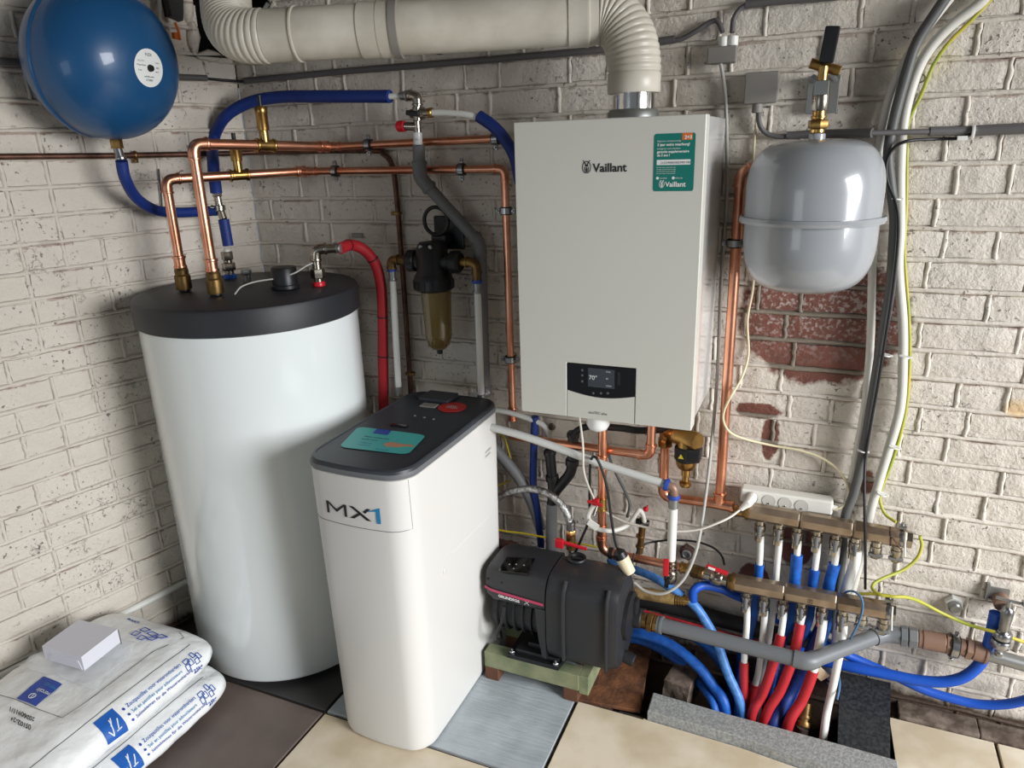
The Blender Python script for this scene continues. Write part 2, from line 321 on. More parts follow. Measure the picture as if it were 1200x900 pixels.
wall_back = wall('wall_back', V((0, 0, 0)), V((1, 0, 0)), V((0, -1, 0)), HB, 4.2)
wall_left = wall('wall_left', V((0, 0, 0)), LD, LN, HL, 2.4)
def brickmesh(L, H, seed):
    rnd = random.Random(seed); nx = 8 if L > .15 else 4; nz = 3; vs = []; fs = []
    for j in range(nz + 1):
        for i in range(nx + 1):
            e = (i in (0, nx)) or (j in (0, nz)); x = L * i / nx - L / 2; z = H * j / nz - H / 2
            n_ = noise.noise(V((x * 28, z * 30, seed * 7.3))); 
            vs.append((x + (rnd.uniform(-.0022, .0022)), z + rnd.uniform(-.0016, .0016), (.0040 + n_ * .0060 + rnd.uniform(-.0008, .0008)) if not e else .0002 + rnd.uniform(0, .0024)))
    W = nx + 1
    for j in range(nz):
        for i in range(nx): fs.append((j * W + i, j * W + i + 1, (j + 1) * W + i + 1, (j + 1) * W + i))
    rim = [i for i in range(W)] + [j * W + nx for j in range(1, nz + 1)] + [nz * W + i for i in range(nx - 1, -1, -1)] + [j * W for j in range(nz - 1, 0, -1)]
    n0 = len(vs)
    for k in rim: vs.append((vs[k][0] * 1.01, vs[k][1] * 1.02, -.006))
    for k in range(len(rim)): k2 = (k + 1) % len(rim); fs.append((rim[k2], rim[k], n0 + k, n0 + k2))
    return vs, fs
KIND = {L: [brickmesh(L, .0595, int(L * 1000) + s) for s in range(7)] for L in (.196, .094, .062)}
DATA = {}
def tomesh(vf, R, key):
    if key not in DATA:
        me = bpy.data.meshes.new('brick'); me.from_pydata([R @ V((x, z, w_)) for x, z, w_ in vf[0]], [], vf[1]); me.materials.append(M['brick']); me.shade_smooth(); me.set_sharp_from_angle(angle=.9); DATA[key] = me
    return DATA[key]
OCC = [(605, 150, 815, 480), (240, 390, 415, 790), (390, 560, 565, 850), (885, 185, 1015, 325), (60, 10, 190, 140), (350, 15, 745, 45), (585, 660, 720, 770)]
def bricks(parent, org, du, dn, umax, holes, wn):
    R = Matrix((du, V((0, 0, 1)), dn)).transposed(); cand = []
    mg = G(); P = lambda u, v, w_: org + du * u + V((0, 0, v)) + dn * w_
    wob = lambda u, k: .0030 * noise.noise(V((u * 5, k * 3.1, 1))) + .0016 * noise.noise(V((u * 24, k * 5.1, 4)))
    for k in range(-1, 31):
        zb = Z0 + k * PITCH; u = 0.0; zc = zb + PITCH / 2; first = True
        n = 170; us = [umax * i / n for i in range(n + 1)]
        def strip(pts, hw, h, vert=False):
            vs = []; fs = []
            for (a, b_) in pts:
                q_ = noise.noise(V((a * 16, b_ * 40, 3))) + .5 * noise.noise(V((a * 50, b_ * 90, 7))); hw_ = hw * (1 + .35 * q_); hh = h * (1 + .5 * noise.noise(V((a * 14, b_ * 31, 9))))
                for s, w_ in ((-1, -.004), (-.72, hh * .62), (0, hh), (.72, hh * .62), (1, -.004)):
                    vs.append(P(a, b_ + s * hw_, w_) if not vert else P(a + s * hw_, b_, w_))
            for i in range(len(pts) - 1):
                for q in range(4): fs.append((i * 5 + q, i * 5 + q + 1, (i + 1) * 5 + q + 1, (i + 1) * 5 + q))
            mg.add(vs, fs)
        def inhole(a, z): return any(h[0] - .005 <= a < h[1] and h[2] < z < h[3] for h in holes)
        line = [(a, zb + wob(a, k)) for a in us if not inhole(a, zb)]
        if len(line) > 1: strip(line, .0066, .0068)
        typ = k % 2; 
        while u < umax:
            r_ = random.random()
            if first: L = (.062, .196)[typ] if wn == 'b' else (.094, .196)[typ]
            else: L = .094 if (last == .196 and r_ < (.62 if wn == 'b' else .8)) else (.196 if r_ < (.93 if wn == 'b' else .6) else .094)
            uc = u + L / 2 + .005
            if not inhole(uc, zc) and zc < 2.28: cand.append((uc, zc, L))
            u += L + .0125; last = L; first = False
            if u < umax and not inhole(u, zc): strip([(u - .0012 + .0035 * noise.noise(V((u * 9, zb * 40 + q_ * 3, 2))), zb + .004 + (PITCH - .008) * q_ / 5) for q_ in range(6)], .0062, .0058, True)
    def seen(c):
        x, y = px(P(c[0], c[1], 0))
        if not (-60 < x < 1260 and -45 < y < 945): return -1
        if any(a < x < c_ and b < y < d for a, b, c_, d in OCC): return 0
        a = px(P(c[0] - c[2] / 2, c[1], 0)); b = px(P(c[0] + c[2] / 2, c[1], 0)); return math.hypot(a[0] - b[0], a[1] - b[1])
    order = sorted(((seen(c), i) for i, c in enumerate(cand)), reverse=True)
    keep = {i for s, i in order[:298] if s > 0}; rest = G()
    for i, c in enumerate(cand):
        s = seen(c)
        if s < 0: continue
        vi = random.randrange(7); vf = KIND[c[2]][vi]; dep = random.uniform(-.0030, .0022); tilt = random.uniform(-.012, .012)
        if i in keep:
            o = bpy.data.objects.new('brick', tomesh(vf, R, (wn, c[2], vi))); COL.objects.link(o); o.parent = parent
            o.location = P(c[0], c[1] + wob(c[0], k), dep) - LOC[parent.name]; o.rotation_euler = (0, 0, 0)
            if wn == 'b': o.rotation_euler = (0, tilt * .5, 0)
        else:
            rest.add([P(c[0], c[1], dep) + R @ V((x, z, w_)) for x, z, w_ in vf[0]], vf[1])
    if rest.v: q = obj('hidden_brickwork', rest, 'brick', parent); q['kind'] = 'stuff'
    q = obj('mortar_joint', mg, 'mortar', parent, angle=1.2); q['kind'] = 'stuff'
bricks(wall_back, V((0, 0, 0)), V((1, 0, 0)), V((0, -1, 0)), 2.72, HB, 'b')
bricks(wall_left, V((0, 0, 0)), LD, LN, 1.32, HL, 'l')
# broken-out flue hole in the corner: ragged lumps around a dark recess
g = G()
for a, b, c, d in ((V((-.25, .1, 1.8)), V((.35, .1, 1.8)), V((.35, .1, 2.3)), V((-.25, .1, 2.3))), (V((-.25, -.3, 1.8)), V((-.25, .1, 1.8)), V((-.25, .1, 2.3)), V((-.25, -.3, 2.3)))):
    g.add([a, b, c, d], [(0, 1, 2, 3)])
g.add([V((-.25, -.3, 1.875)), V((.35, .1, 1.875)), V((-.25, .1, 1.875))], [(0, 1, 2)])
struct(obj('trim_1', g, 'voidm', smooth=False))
for nm, lst in (('hole_edge', [(.03, -.004, 1.872, .06, .03), (.09, .0, 1.868, .07, .034), (.14, .0, 1.88, .06, .04), (.175, .005, 1.92, .03, .06), (.182, .005, 1.99, .03, .08), (.178, .005, 2.08, .03, .1), (.17, .005, 2.17, .03, .1)]),):
    for x, y, z, sx, sz in lst:
        bm = bmesh.new(); bmesh.ops.create_icosphere(bm, subdivisions=2, radius=.5); rnd = random.random() * 9
        for v in bm.verts:
            q = v.co * (1 + .35 * noise.noise(v.co * 2.5 + V((rnd, 0, 0)))); v.co = V((q.x * sx * 1.3, q.y * .045, q.z * sz * 1.1))
        gg = G().add([v.co + V((x, y, z)) for v in bm.verts], [tuple(v.index for v in f.verts) for f in bm.faces]); bm.free()
        obj(nm, gg, 'brick', wall_back)
for u_, z, su, sz in ((.03, 1.872, .08, .03), (.09, 1.878, .07, .035), (.135, 1.93, .03, .09), (.14, 2.03, .03, .12), (.14, 2.15, .03, .12)):
    bm = bmesh.new(); bmesh.ops.create_icosphere(bm, subdivisions=2, radius=.5); rnd = random.random() * 9
    for v in bm.verts:
        q = v.co * (1 + .35 * noise.noise(v.co * 2.5 + V((rnd, 0, 0)))); v.co = LD * (q.x * su * 1.3) + LN * (q.y * .045) + V((0, 0, q.z * sz * 1.1))
    gg = G().add([v.co + LD * u_ + V((0, 0, z)) for v in bm.verts], [tuple(v.index for v in f.verts) for f in bm.faces]); bm.free(); obj('hole_edge', gg, 'brick', wall_left)
wr_ = G()
for y0, y1, z0, z1 in ((-.35, .1, -.3, 2.4), (-4.2, -3.1, -.3, 2.4), (-3.1, -.35, 2.16, 2.4)): wr_.box((3.85, (y0 + y1) / 2, (z0 + z1) / 2), (.14, y1 - y0, z1 - z0), 0)
struct(obj('wall_right', wr_, 'ceil', smooth=False))
struct(obj('ceiling', G().box((1.4, -1.6, 2.42), (5.2, 4.4, .05), 0), 'ceil', smooth=False))
# floor: base slab with the pit left open, tiles on it
fl = G(); PX0, PX1, PY0 = 1.40, 2.125, -.30
for x0, x1, y0, y1 in ((-1.2, PX0, -3, .12), (PX1, 4.2, -3, .12), (PX0, PX1, -3, PY0)): fl.box(((x0 + x1) / 2, (y0 + y1) / 2, -.035), (x1 - x0, y1 - y0, .05), 0)
floor = struct(obj('floor', fl, 'dirt', smooth=False))
KL = [at(x, y, Z=.03) for x, y in ((765, 812), (759, 833), (870, 865), (948, 892), (1056, 930), (1052, 892))]
def tile(loop, m, label=None, top=0.0, th=.02, bev=.002):
    o = obj('tile', G().prism([V((x, y, top - th)) for x, y in loop], (0, 0, th), bev=bev), m, floor, smooth=False)
    if label: o['label'] = label
tile([(-.6, -1.7), (.594, -1.7), (.594, -.655), (-.6, -.655)], 'tbrown', 'dark brown glossy floor tile in front of the tank')
tile([(-.3, -.645), (.594, -.645), (.594, -.01), (-.3, -.01)], 'tdark', 'near black floor tile under the tank')
tile([(.603, -1.7), (1.277, -1.7), (1.277, -.655), (.603, -.655)], 'tbeige', 'beige stone floor tile in front of the softener')
tile([(.603, -.645), (1.272, -.645), (1.272, -.01), (.603, -.01)], 'tgrey', 'grey blue floor tile with wavy ridges')
tile([(1.283, -1.7), (2.380, -1.7), (2.380, -.075), (2.128, -.075), (KL[5].x + .004, KL[5].y), (KL[4].x, KL[4].y - .003), *[(p.x, p.y - .003) for p in (KL[3], KL[2], KL[1])], (KL[1].x - .012, KL[1].y), (KL[1].x - .012, -.338), (1.283, -.338)], 'tbeige')
tile([(2.389, -1.7), (3.4, -1.7), (3.4, -.075), (2.389, -.075)], 'tbeige')
tile([(1.280, -.330), (1.463, -.308), (1.43, -.02), (1.280, -.02)], 'clay', 'rusty brown clay tile beside the pump')
g = G(); 
for x, sx in ((2.25, .2), (2.47, .24), (2.75, .3)): g.box((x, -.034, -.002), (sx, .07, .018), .006)
obj('mortar_edge', g, 'rubble', floor)
# the pit
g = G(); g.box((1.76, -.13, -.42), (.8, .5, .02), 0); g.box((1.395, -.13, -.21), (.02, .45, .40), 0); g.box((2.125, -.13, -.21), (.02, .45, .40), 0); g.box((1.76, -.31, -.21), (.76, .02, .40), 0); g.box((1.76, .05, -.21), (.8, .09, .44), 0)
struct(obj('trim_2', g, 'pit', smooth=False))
def P2(x, y, z=.03): q = at(x, y, Z=z); return V((q.x, q.y, 0))
kl = [P2(765, 812), P2(759, 833), P2(870, 865), P2(948, 892), P2(1056, 930), P2(1052, 892), P2(981, 872), P2(948, 863), P2(855, 838), P2(813, 826)]
kerb = tag(obj('stone_kerb', G().prism([p + V((0, 0, -.02)) for p in kl], (0, 0, .052), bev=.003), 'cone', smooth=False), 'speckled grey stone kerb along the front of the floor pit', 'kerb')
sl = G(); a, b, c, d = V((1.990, -.268, .018)), V((2.115, -.282, .018)), V((2.122, -.035, .085)), V((1.99, -.035, .085))
sl.prism([a, b, c, d], (0, 0, -.03)); tag(obj('stone_slab', sl, 'slab', smooth=False), 'dark polished granite slab at the right end of the pit', 'slab')
rb = G(); c = at(800, 798, Z=.02)
bm = bmesh.new(); bmesh.ops.create_cube(bm, size=1); bmesh.ops.subdivide_edges(bm, edges=bm.edges[:], cuts=4, use_grid_fill=True)
for v in bm.verts: q = v.co.copy(); q *= 1 - .12 * q.length; q += V((1, 1, 1)) * .05 * noise.noise(q * 4); v.co = V((q.x * .085, q.y * .13, q.z * .09))
rb.add([Matrix.Rotation(-.2, 3, 'Z') @ v.co + V((c.x, c.y + .01, .0)) for v in bm.verts], [tuple(v.index for v in f.verts) for f in bm.faces]); bm.free()
tag(obj('masonry_lump', rb, 'rubble'), 'broken grey brown masonry lump at the left corner of the pit', 'rubble')  # lump of broken masonry, not a pipe
# ================================================================ hot water tank
ZZ = V((0, 0, 1)); XX = V((1, 0, 0)); YY = V((0, 1, 0))
TC = V((.251, -.348, 0))
tk = thing('storage_tank', 'tall white cylindrical hot water tank with a black lid in the corner', 'tank', TC)
obj('body', G().lathe([(.290, .018), (.306, .022), (.314, .034), (.314, 1.135)], TC, ZZ, 96), 'tankw', tk)
obj('lid', G().lathe([(.3165, 1.122), (.3225, 1.126), (.3225, 1.186), (.3195, 1.194), (.312, 1.198), (0, 1.2)], TC, ZZ, 96), 'lidm', tk)
a = at(196, 500, Y=-.5); an = -2.35
o = G(); 
for k in range(12): pass
sa = math.atan2(-.87, .30)
sx, sy = TC.x + .3145 * math.cos(math.radians(-150)), TC.y + .3145 * math.sin(math.radians(-150))
obj('shell_seam', G().tube([(sx, sy, .04), (sx, sy, 1.12)], .0012, 6), 'hosed', tk)
for k in range(3):
    t_ = k * 2.1 - 1.2; obj('foot', G().cyl(TC + V((.2 * math.cos(t_), .2 * math.sin(t_), .001)), TC + V((.2 * math.cos(t_), .2 * math.sin(t_), .022)), .025), 'black', tk)
c = at(335, 338, Z=1.2); obj('sensor_cap', G().lathe([(.036, 0), (.041, .003), (.041, .012), (.037, .014), (.037, .060), (.034, .064), (0, .066)], V((c.x, c.y, 1.2)), ZZ, 32), 'black', tk)
c = at(374, 335, Z=1.2); HOT = V((c.x, c.y, 1.2)); obj('red_collar', G().lathe([(.018, 0), (.019, .008), (.016, .014)], HOT, ZZ, 20), 'redp', tk)
c = at(270, 326, Z=1.2); COLD = V((c.x, c.y, 1.2)); obj('blue_collar', G().lathe([(.019, 0), (.020, .008), (.016, .014)], COLD, ZZ, 20), 'blueb', tk)
c = at(290, 330, Z=1.2); g = G(); g.cyl(V((c.x, c.y, 1.199)), V((c.x, c.y, 1.222)), .012); hexn(g, V((c.x, c.y, 1.222)), V((c.x, c.y, 1.238)), .016); obj('spare_port', g, 'galv', tk)
# ================================================================ water softener
SXC, SA, SR_, SB = .822, .151, .056, .016
def sdim(k): return SA * k, .134 + .143 * k, SR_ * (.4 + .6 * k)
def frontY(x, k=1.0015):
    a, b_, r = sdim(k); d = min(abs(x - SXC), a); e = max(0, d - (a - r)); return -.413 - b_ - SB * (1 - (d / a) ** 2) + r - math.sqrt(max(0, r * r - e * e))
def rightX(y, k):
    a, b_, r = sdim(k); d = min(abs(y + .413), b_); e = max(0, d - (b_ - r)); return SXC + a + .004 * (1 - (d / b_) ** 2) - r + math.sqrt(max(0, r * r - e * e))
def sfoot(k, z):
    a, b_, r = sdim(k); out = []
    crn = [(a - r, b_ - r, 0), (-a + r, b_ - r, 90), (-a + r, -b_ + r, 180), (a - r, -b_ + r, 270)]
    for j, (cx, cy, a0) in enumerate(crn):
        pts = [(cx + r * math.cos(math.radians(a0 + 90 * i / 8)), cy + r * math.sin(math.radians(a0 + 90 * i / 8))) for i in range(9)]
        nx = crn[(j + 1) % 4]; e = (nx[0] + r * math.cos(math.radians(nx[2])), nx[1] + r * math.sin(math.radians(nx[2]))); out += pts + [(pts[-1][0] + (e[0] - pts[-1][0]) * i / 8, pts[-1][1] + (e[1] - pts[-1][1]) * i / 8) for i in range(1, 8)]
    return [V((SXC + x + (.004 * (1 - (y / b_) ** 2) * (1 if x > 0 else -1)), -.413 + y - (SB * (1 - (x / a) ** 2) if y < -.0 else 0) * min(1, max(0, -y / b_ * 4 - 1)), z)) for x, y in out]
sf = thing('water_softener', 'white upright water softener cabinet with dark grey top and MX1 lettering', 'water softener', (.822, -.413, 0))
k0 = .945
obj('body', G().loft([sfoot(.86, .002), sfoot(k0 - .025, .006), sfoot(k0, .022), sfoot(.985, .55), sfoot(1.0, .77), sfoot(1.002, .826), sfoot(.97, .8285)]), 'softw', sf, angle=.6)
obj('lid_rim', G().loft([sfoot(1.006, .829), sfoot(1.012, .832), sfoot(1.012, .838), sfoot(1.0, .842)]), 'grey', sf, angle=.5)
obj('lid', G().loft([sfoot(1.0, .842), sfoot(.99, .849), sfoot(.965, .853), sfoot(.93, .853), sfoot(.925, .8515), sfoot(.9, .8515)]), 'lidd', sf, angle=.5)
ltop = .853
g = G(); g.box((.790, -.190, .858), (.10, .075, .014), .004, seg=3); obj('control_hatch', g, 'lidd', sf)
a = at(512, 500, Z=ltop); b_ = at(553, 478, Z=.871)
q = at(468, 499, Z=ltop); obj('lid_grip', G().box((q.x, q.y, ltop), (.052, .014, .006), .002, Matrix.Rotation(.05, 3, 'Z')), 'blackg', sf)
q = at(503, 475, Z=ltop); obj('display', G().box((q.x, q.y, ltop + .0), (.050, .030, .004), .001), 'boxg', sf)
for i, (x, y) in enumerate(((486, 487), (497, 489), (508, 491))):
    q = at(x, y, Z=ltop); obj('button', G().cyl(V((q.x, q.y, ltop - .001)), V((q.x, q.y, ltop + .001)), .004, 10), 'greyd', sf)
q = at(530, 477, Z=ltop + .001); el = obj('round_sticker', G().lathe([(.042, 0), (.042, .0008)], V((q.x, q.y, ltop + .0003)), ZZ, 32), 'redl', sf)
zr = ltop + .0003
for i, s in enumerate(('NEW', 'INSIDE')): text(s, .013, 'inkw', sf, lambda x, y, i=i: V((q.x - .018 + x, q.y + .002 - i * .012 + y, zr + .0012)))
# aqua label: corners measured on the lid plane
def quad(p00, p10, p11, p01): return lambda u, v: (p00 * (1 - u) + p10 * u) * (1 - v) + (p01 * (1 - u) + p11 * u) * v
lz = ltop - .0012
q00, q10, q11, q01 = [at(x, y, Z=lz + .001) for x, y in ((397, 524), (478, 533), (500, 510), (420, 500))]
qf = quad(q00, q10, q11, q01); up = lambda h: (lambda u, v: qf(u, v) + V((0, 0, h)))
obj('aqua_label', patch(rrect(0, 0, 1, 1, .12), up(.0006)), 'tealb', sf, smooth=False)
obj('blue_logo_patch', patch(rrect(.28, .76, .50, 1.0, .03), up(.0010)), 'inkb2', sf, smooth=False)
text('Werk samen met', .085, 'ink', sf, lambda x, y: up(.0010)(.2 + x * .62, .56 + y))
text('zacht water', .085, 'ink', sf, lambda x, y: up(.0010)(.2 + x * .62, .44 + y))
for k in range(2): text('Probeer ons', .06, 'inkb2', sf, lambda x, y, k=k: up(.0010)(.22 + x * .6, .28 - .1 * k + y))
text('0800 24 240', .06, 'inkb2', sf, lambda x, y: up(.0010)(.52 + x * .6, .06 + y))
obj('hand_picture', patch([(.56, .32), (.62, .24), (.78, .26), (.86, .34), (.97, .36), (.97, .46), (.80, .44), (.66, .47), (.58, .42)], up(.0010)), 'skin', sf, smooth=False)
# MX1 on the curved front
kz = lambda z: .985 + .015 * (z - .55) / .22 if z < .77 else 1.0 + .002 * (z - .77) / .056
p0 = at(387, 596, Y=-.69); p1 = at(449, 603, Y=-.69); mw = p1.x - p0.x; mz = p0.z; mh = .0335
def mx(polys, m, nm):
    g = G()
    for pl_ in polys:
        # subdivide horizontally so the print follows the bulge
        x0 = min(p[0] for p in pl_); g.add([V((p0.x + a * mw, frontY(p0.x + a * mw, kz(.74)) - .0012, mz - .004 + b_ * mh)) for a, b_ in pl_], [tuple(range(len(pl_)))])
    obj(nm, g, m, sf, smooth=False)
mx([[(0, 0), (.05, 0), (.05, 1), (0, 1)], [(0, 1), (.05, 1), (.21, .44), (.19, .26)], [(.40, 1), (.35, 1), (.19, .44), (.19, .26), (.21, .26)], [(.35, 0), (.40, 0), (.40, 1), (.35, 1)]], 'ink', 'letter_m')
mx([[(.45, 1), (.53, 1), (.84, 0), (.76, 0)], [(.45, 0), (.53, 0), (.66, .42), (.62, .54)], [(.70, .68), (.74, .56), (.84, .98), (.78, 1)]], 'ink', 'letter_x')
mx([[(.93, -.12), (1.0, -.12), (1.0, 1.18), (.93, 1.06)], [(.76, .72), (.93, 1.06), (1.0, 1.18), (.93, .86)]], 'inkc', 'numeral')
for k, (x, y) in enumerate(((565, 556), (566, 560))):
    text(('ecowater', 'systems')[k], .011, 'hosed', sf, lambda a, b_, k=k: V((rightX(-.245 + a, 1.004) + .0008, -.265 + a, .728 - k * .013 + b_)))
def atX(x, y, X): r = ray(x, y); return CAMP + r * ((X - CAMP.x) / r.x)
sp_ = [atX(x, y, .974) for x, y in ((574, 604), (552, 624), (531, 646), (527, 649))]
for dz in (0, -.012):
    obj('side_groove', G().tube([V((rightX(p.y, kz(p.z)) - .0008, p.y, p.z + dz * (1 - i / 3.0) * (i > 0))) for i, p in enumerate(sp_)], .0018, 6), 'softw', sf)
sq_ = atX(518, 668, .966)
obj('side_plug', G().lathe([(.0095, 0), (.0095, .002), (.006, .0035), (0, .004)], V((rightX(sq_.y, .975) + .0006, sq_.y, sq_.z)), XX, 16), 'softw', sf)
kz = lambda z: .985 + .015 * (z - .55) / .22 if z < .77 else 1.0 + .002 * (z - .77) / .056
xs_ = [SXC - SA * .985 + SA * 1.93 * i / 30 for i in range(31)]; sz = lambda x: .690
obj('front_seam', G().tube([V((x, frontY(x, kz(.69)) - .0002, sz(x))) for x in xs_] + [V((xs_[-1], frontY(xs_[-1], kz(z)) - .0002, z)) for z in (.70, .74, .78, .824)], .0009, 6), 'greyd', sf)
# ================================================================ boiler
BX0, BX1, BY, BZ0, BZ1 = 1.134, 1.577, -.357, .911, 1.630
bl = thing('gas_boiler', 'white wall-hung gas boiler with black display and Vaillant lettering', 'boiler', ((BX0 + BX1) / 2, -.18, BZ0))
bcx, bw = (BX0 + BX1) / 2, BX1 - BX0
# front cover as shallow tray with a cut-out for the control strip
dq = [at(x, y, Y=BY) for x, y in ((664, 425), (745, 432), (744, 500), (665, 491))]; dx0, dx1, dz1 = dq[0].x, dq[1].x, (dq[0].z + dq[1].z) / 2; dz0 = BZ0
g = G()
g.box(((BX0 + dx0) / 2, BY + .02, (BZ0 + BZ1) / 2), (dx0 - BX0, .04, BZ1 - BZ0), .0025)
g2 = G(); g2.prism([V((x, BY, z)) for x, z in rrect(BX0, BZ0, BX1, BZ1, .004, 2)], (0, .04, 0)) 
loop = [V((BX0, BY, BZ0)), V((dx0, BY, BZ0)), V((dx0, BY, dz1)), V((dx1, BY, dz1)), V((dx1, BY, BZ0)), V((BX1, BY, BZ0)), V((BX1, BY, BZ1)), V((BX0, BY, BZ1))]
bm = bmesh.new(); vv = [bm.verts.new(p) for p in loop]; bm.faces.new(vv); r_ = bmesh.ops.extrude_face_region(bm, geom=bm.faces[:]); 
for v in [e for e in r_['geom'] if isinstance(e, bmesh.types.BMVert)]: v.co.y += .045
bmesh.ops.recalc_face_normals(bm, faces=bm.faces[:]); bmesh.ops.bevel(bm, geom=bm.edges[:], offset=.0028, segments=3, profile=.5, affect='EDGES'); bm.verts.index_update()
fc = G().add([v.co.copy() for v in bm.verts], [tuple(v.index for v in f.verts) for f in bm.faces]); bm.free(); fc.wn = True; obj('front_cover', fc, 'boiler', bl, angle=.5)
g = G(); g.box((bcx, (BY + .045 - .045) / 2 , (BZ0 + BZ1) / 2 + .004), (bw - .006, -(BY + .045) - .045, BZ1 - BZ0 - .012), .003); obj('side_casing', g, 'gloss', bl)
obj('rear_frame', G().box((bcx, -.0295, (BZ0 + BZ1) / 2), (bw - .016, .043, BZ1 - BZ0 - .03), .002), 'galv', bl)
pz = at(704, 466, Y=BY).z; dcx, dw = (dx0 + dx1) / 2, dx1 - dx0
n_ = 14; top = [V((dx0 + .0015 + (dw - .003) * i / n_, BY + .001, pz - .012 * math.sin(PI * i / n_) + .012)) for i in range(n_ + 1)]
obj('display_panel', G().prism([V((dx0 + .0015, BY + .001, dz1 - .0015)), *top, V((dx1 - .0015, BY + .001, dz1 - .0015))], (0, .03, 0)), 'blackg', bl, smooth=False)
obj('control_flap', G().prism([V((dx0 + .0012, BY + .0003, BZ0 + .001)), *[p + V((0, -.0007, -.0012)) for p in top], V((dx1 - .0012, BY + .0003, BZ0 + .001))], (0, .03, 0)), 'boiler', bl, smooth=False)
f = flatp((dx0, BY, BZ0), XX, ZZ, -YY, .0002); sd = (690, 432, 721, 455)
s0 = at(689, 431, Y=BY); s1 = at(720, 456, Y=BY)
obj('screen', patch([(s0.x, s0.z), (s1.x, s0.z), (s1.x, s1.z), (s0.x, s1.z)], lambda x, z: V((x, BY + .0004, z))), 'screen', bl, smooth=False)
text('70°', .016, 'inkw', bl, lambda x, y: V((s0.x + .002 + x, BY - .0001, s0.z - .030 + y)))
for k in range(3): text(('15:42', '22°', '1,5 bar')[k], .0055, 'inkw', bl, lambda x, y, k=k: V((s0.x + .046 + x, BY - .0001, s0.z - .008 - .018 * k + y)))
for x, y in ((682, 434), (682, 440), (682, 447), (695, 461), (704, 461), (712, 461)):
    q = at(x, y, Y=BY); obj('touch_key', G().lathe([(.0032, 0), (.0024, .0004)], V((q.x, BY + .001, q.z)), -YY, 10), 'hosed', bl)
q = at(725, 444, Y=BY); obj('side_slot', G().box((q.x, BY + .0008, q.z), (.006, .001, .034), .0003), 'pumpd', bl)
text('ecoTEC plus', .0095, 'ink', bl, lambda x, y: V((dx0 + .058 + x * 1.0, BY - .0006, BZ0 + .016 + y)))
q = at(696, 202, Y=BY); ls = .026
text('Vaillant', ls, 'ink', bl, lambda x, y: V((q.x - .002 + x * 1.02, BY - .0008, q.z + .001 + y)), bold=.0006)
def hare(o, s, m, par, yy):
    """small round emblem: an egg outline with ears and a striped body"""
    g = G(); n = 20; egg = [(math.cos(2 * PI * i / n) * .36 * s, math.sin(2 * PI * i / n) * .46 * s) for i in range(n)]; inn = [(a * .84, b_ * .86) for a, b_ in egg]
    g.add([V((o.x + a, yy, o.z + b_)) for a, b_ in egg + inn], [(i, (i + 1) % n, n + (i + 1) % n, n + i) for i in range(n)])
    for pl_ in ([(-.2, .40), (-.12, .40), (-.02, .16), (-.08, .14)], [(.2, .40), (.12, .40), (.02, .16), (.08, .14)], [(-.13, .17), (.13, .17), (.10, .04), (-.10, .04)], [(-.2, 0), (-.13, .02), (-.07, -.34), (-.13, -.30)], [(.2, 0), (.13, .02), (.07, -.34), (.13, -.30)], [(-.05, .0), (.05, .0), (.05, -.36), (-.05, -.36)], [(-.30, .48), (-.22, .52), (-.16, .40), (-.2, .38)], [(.30, .48), (.22, .52), (.16, .40), (.2, .38)]):
        g.add([V((o.x + a * s, yy, o.z + b_ * s)) for a, b_ in pl_], [tuple(range(4))])
    obj('emblem', g, m, par, smooth=False)
q2 = at(687.5, 196, Y=BY); hare(q2, .030, 'ink', bl, BY - .0008)
k4 = [at(x, y, Y=BY) for x, y in ((764, 223), (812, 225), (816, 155.5), (768, 156.5))]; sx0, sx1, sz0, sz1 = (k4[0].x + k4[3].x) / 2, (k4[1].x + k4[2].x) / 2, (k4[0].z + k4[1].z) / 2, (k4[2].z + k4[3].z) / 2
sw, sh = sx1 - sx0, sz1 - sz0; S = lambda x, y, o_=.0009: V((sx0 + x * sw, BY - o_, sz0 + y * sh))
obj('green_sticker', patch(rrect(0, 0, 1, 1, .05), lambda x, y: S(x, y, .0006)), 'teal', bl, smooth=False)
obj('orange_flag', patch([(.68, .88), (.93, .88), (.93, 1), (.68, 1)], S), 'orange', bl, smooth=False)
def st(s, x, y, size, m='inkw', b_=0): text(s, size, m, bl, lambda a, c: V((sx0 + x * sw + a, BY - .0012, sz0 + y * sh + c)), bold=b_)
st('2+3', .74, .90, .010, b_=.0003); st('Registreer uw ketel en krijg', .08, .86, .0045); st('3 jaar extra waarborg!', .08, .79, .0078, b_=.0002); st('Enregistrez votre chaudiere', .08, .73, .0045)
st('garantie supplementaire', .08, .67, .0072, b_=.0002); st('de 3 ans !', .08, .61, .0072, b_=.0002); obj('white_strip', patch([(.08, .46), (.90, .46), (.90, .55), (.08, .55)], S), 'inkw', bl, smooth=False); st('21223900010023901100', .17, .48, .0065, 'ink')
for k in range(4): st('Ga naar www of scan de code', .08, .41 - .035 * k, .0034)
st('myvaillant', .16, .22, .0042); st('vaillant.be', .54, .22, .0042)
for x in (.11, .50): obj('round_icon', G().lathe([(.0032, 0), (.0032, .0003)], S(x, .232), -YY, 12), 'inkw', bl)
st('Vaillant', .31, .08, .0150, b_=.0003); hare(S(.22, .125), .017, 'inkw', bl, BY - .0012)
obj('condensate_cup', G().lathe([(.030, 0), (.030, -.028), (.024, -.040), (.012, -.046), (0, -.047)], V((at(701, 500, Y=-.322).x, -.322, BZ0 + .004)), ZZ, 24), 'white', bl)
obj('underside', G().box((bcx, -.17, BZ0 + .03), (bw - .03, .28, .004), .001), 'pumpd', bl)
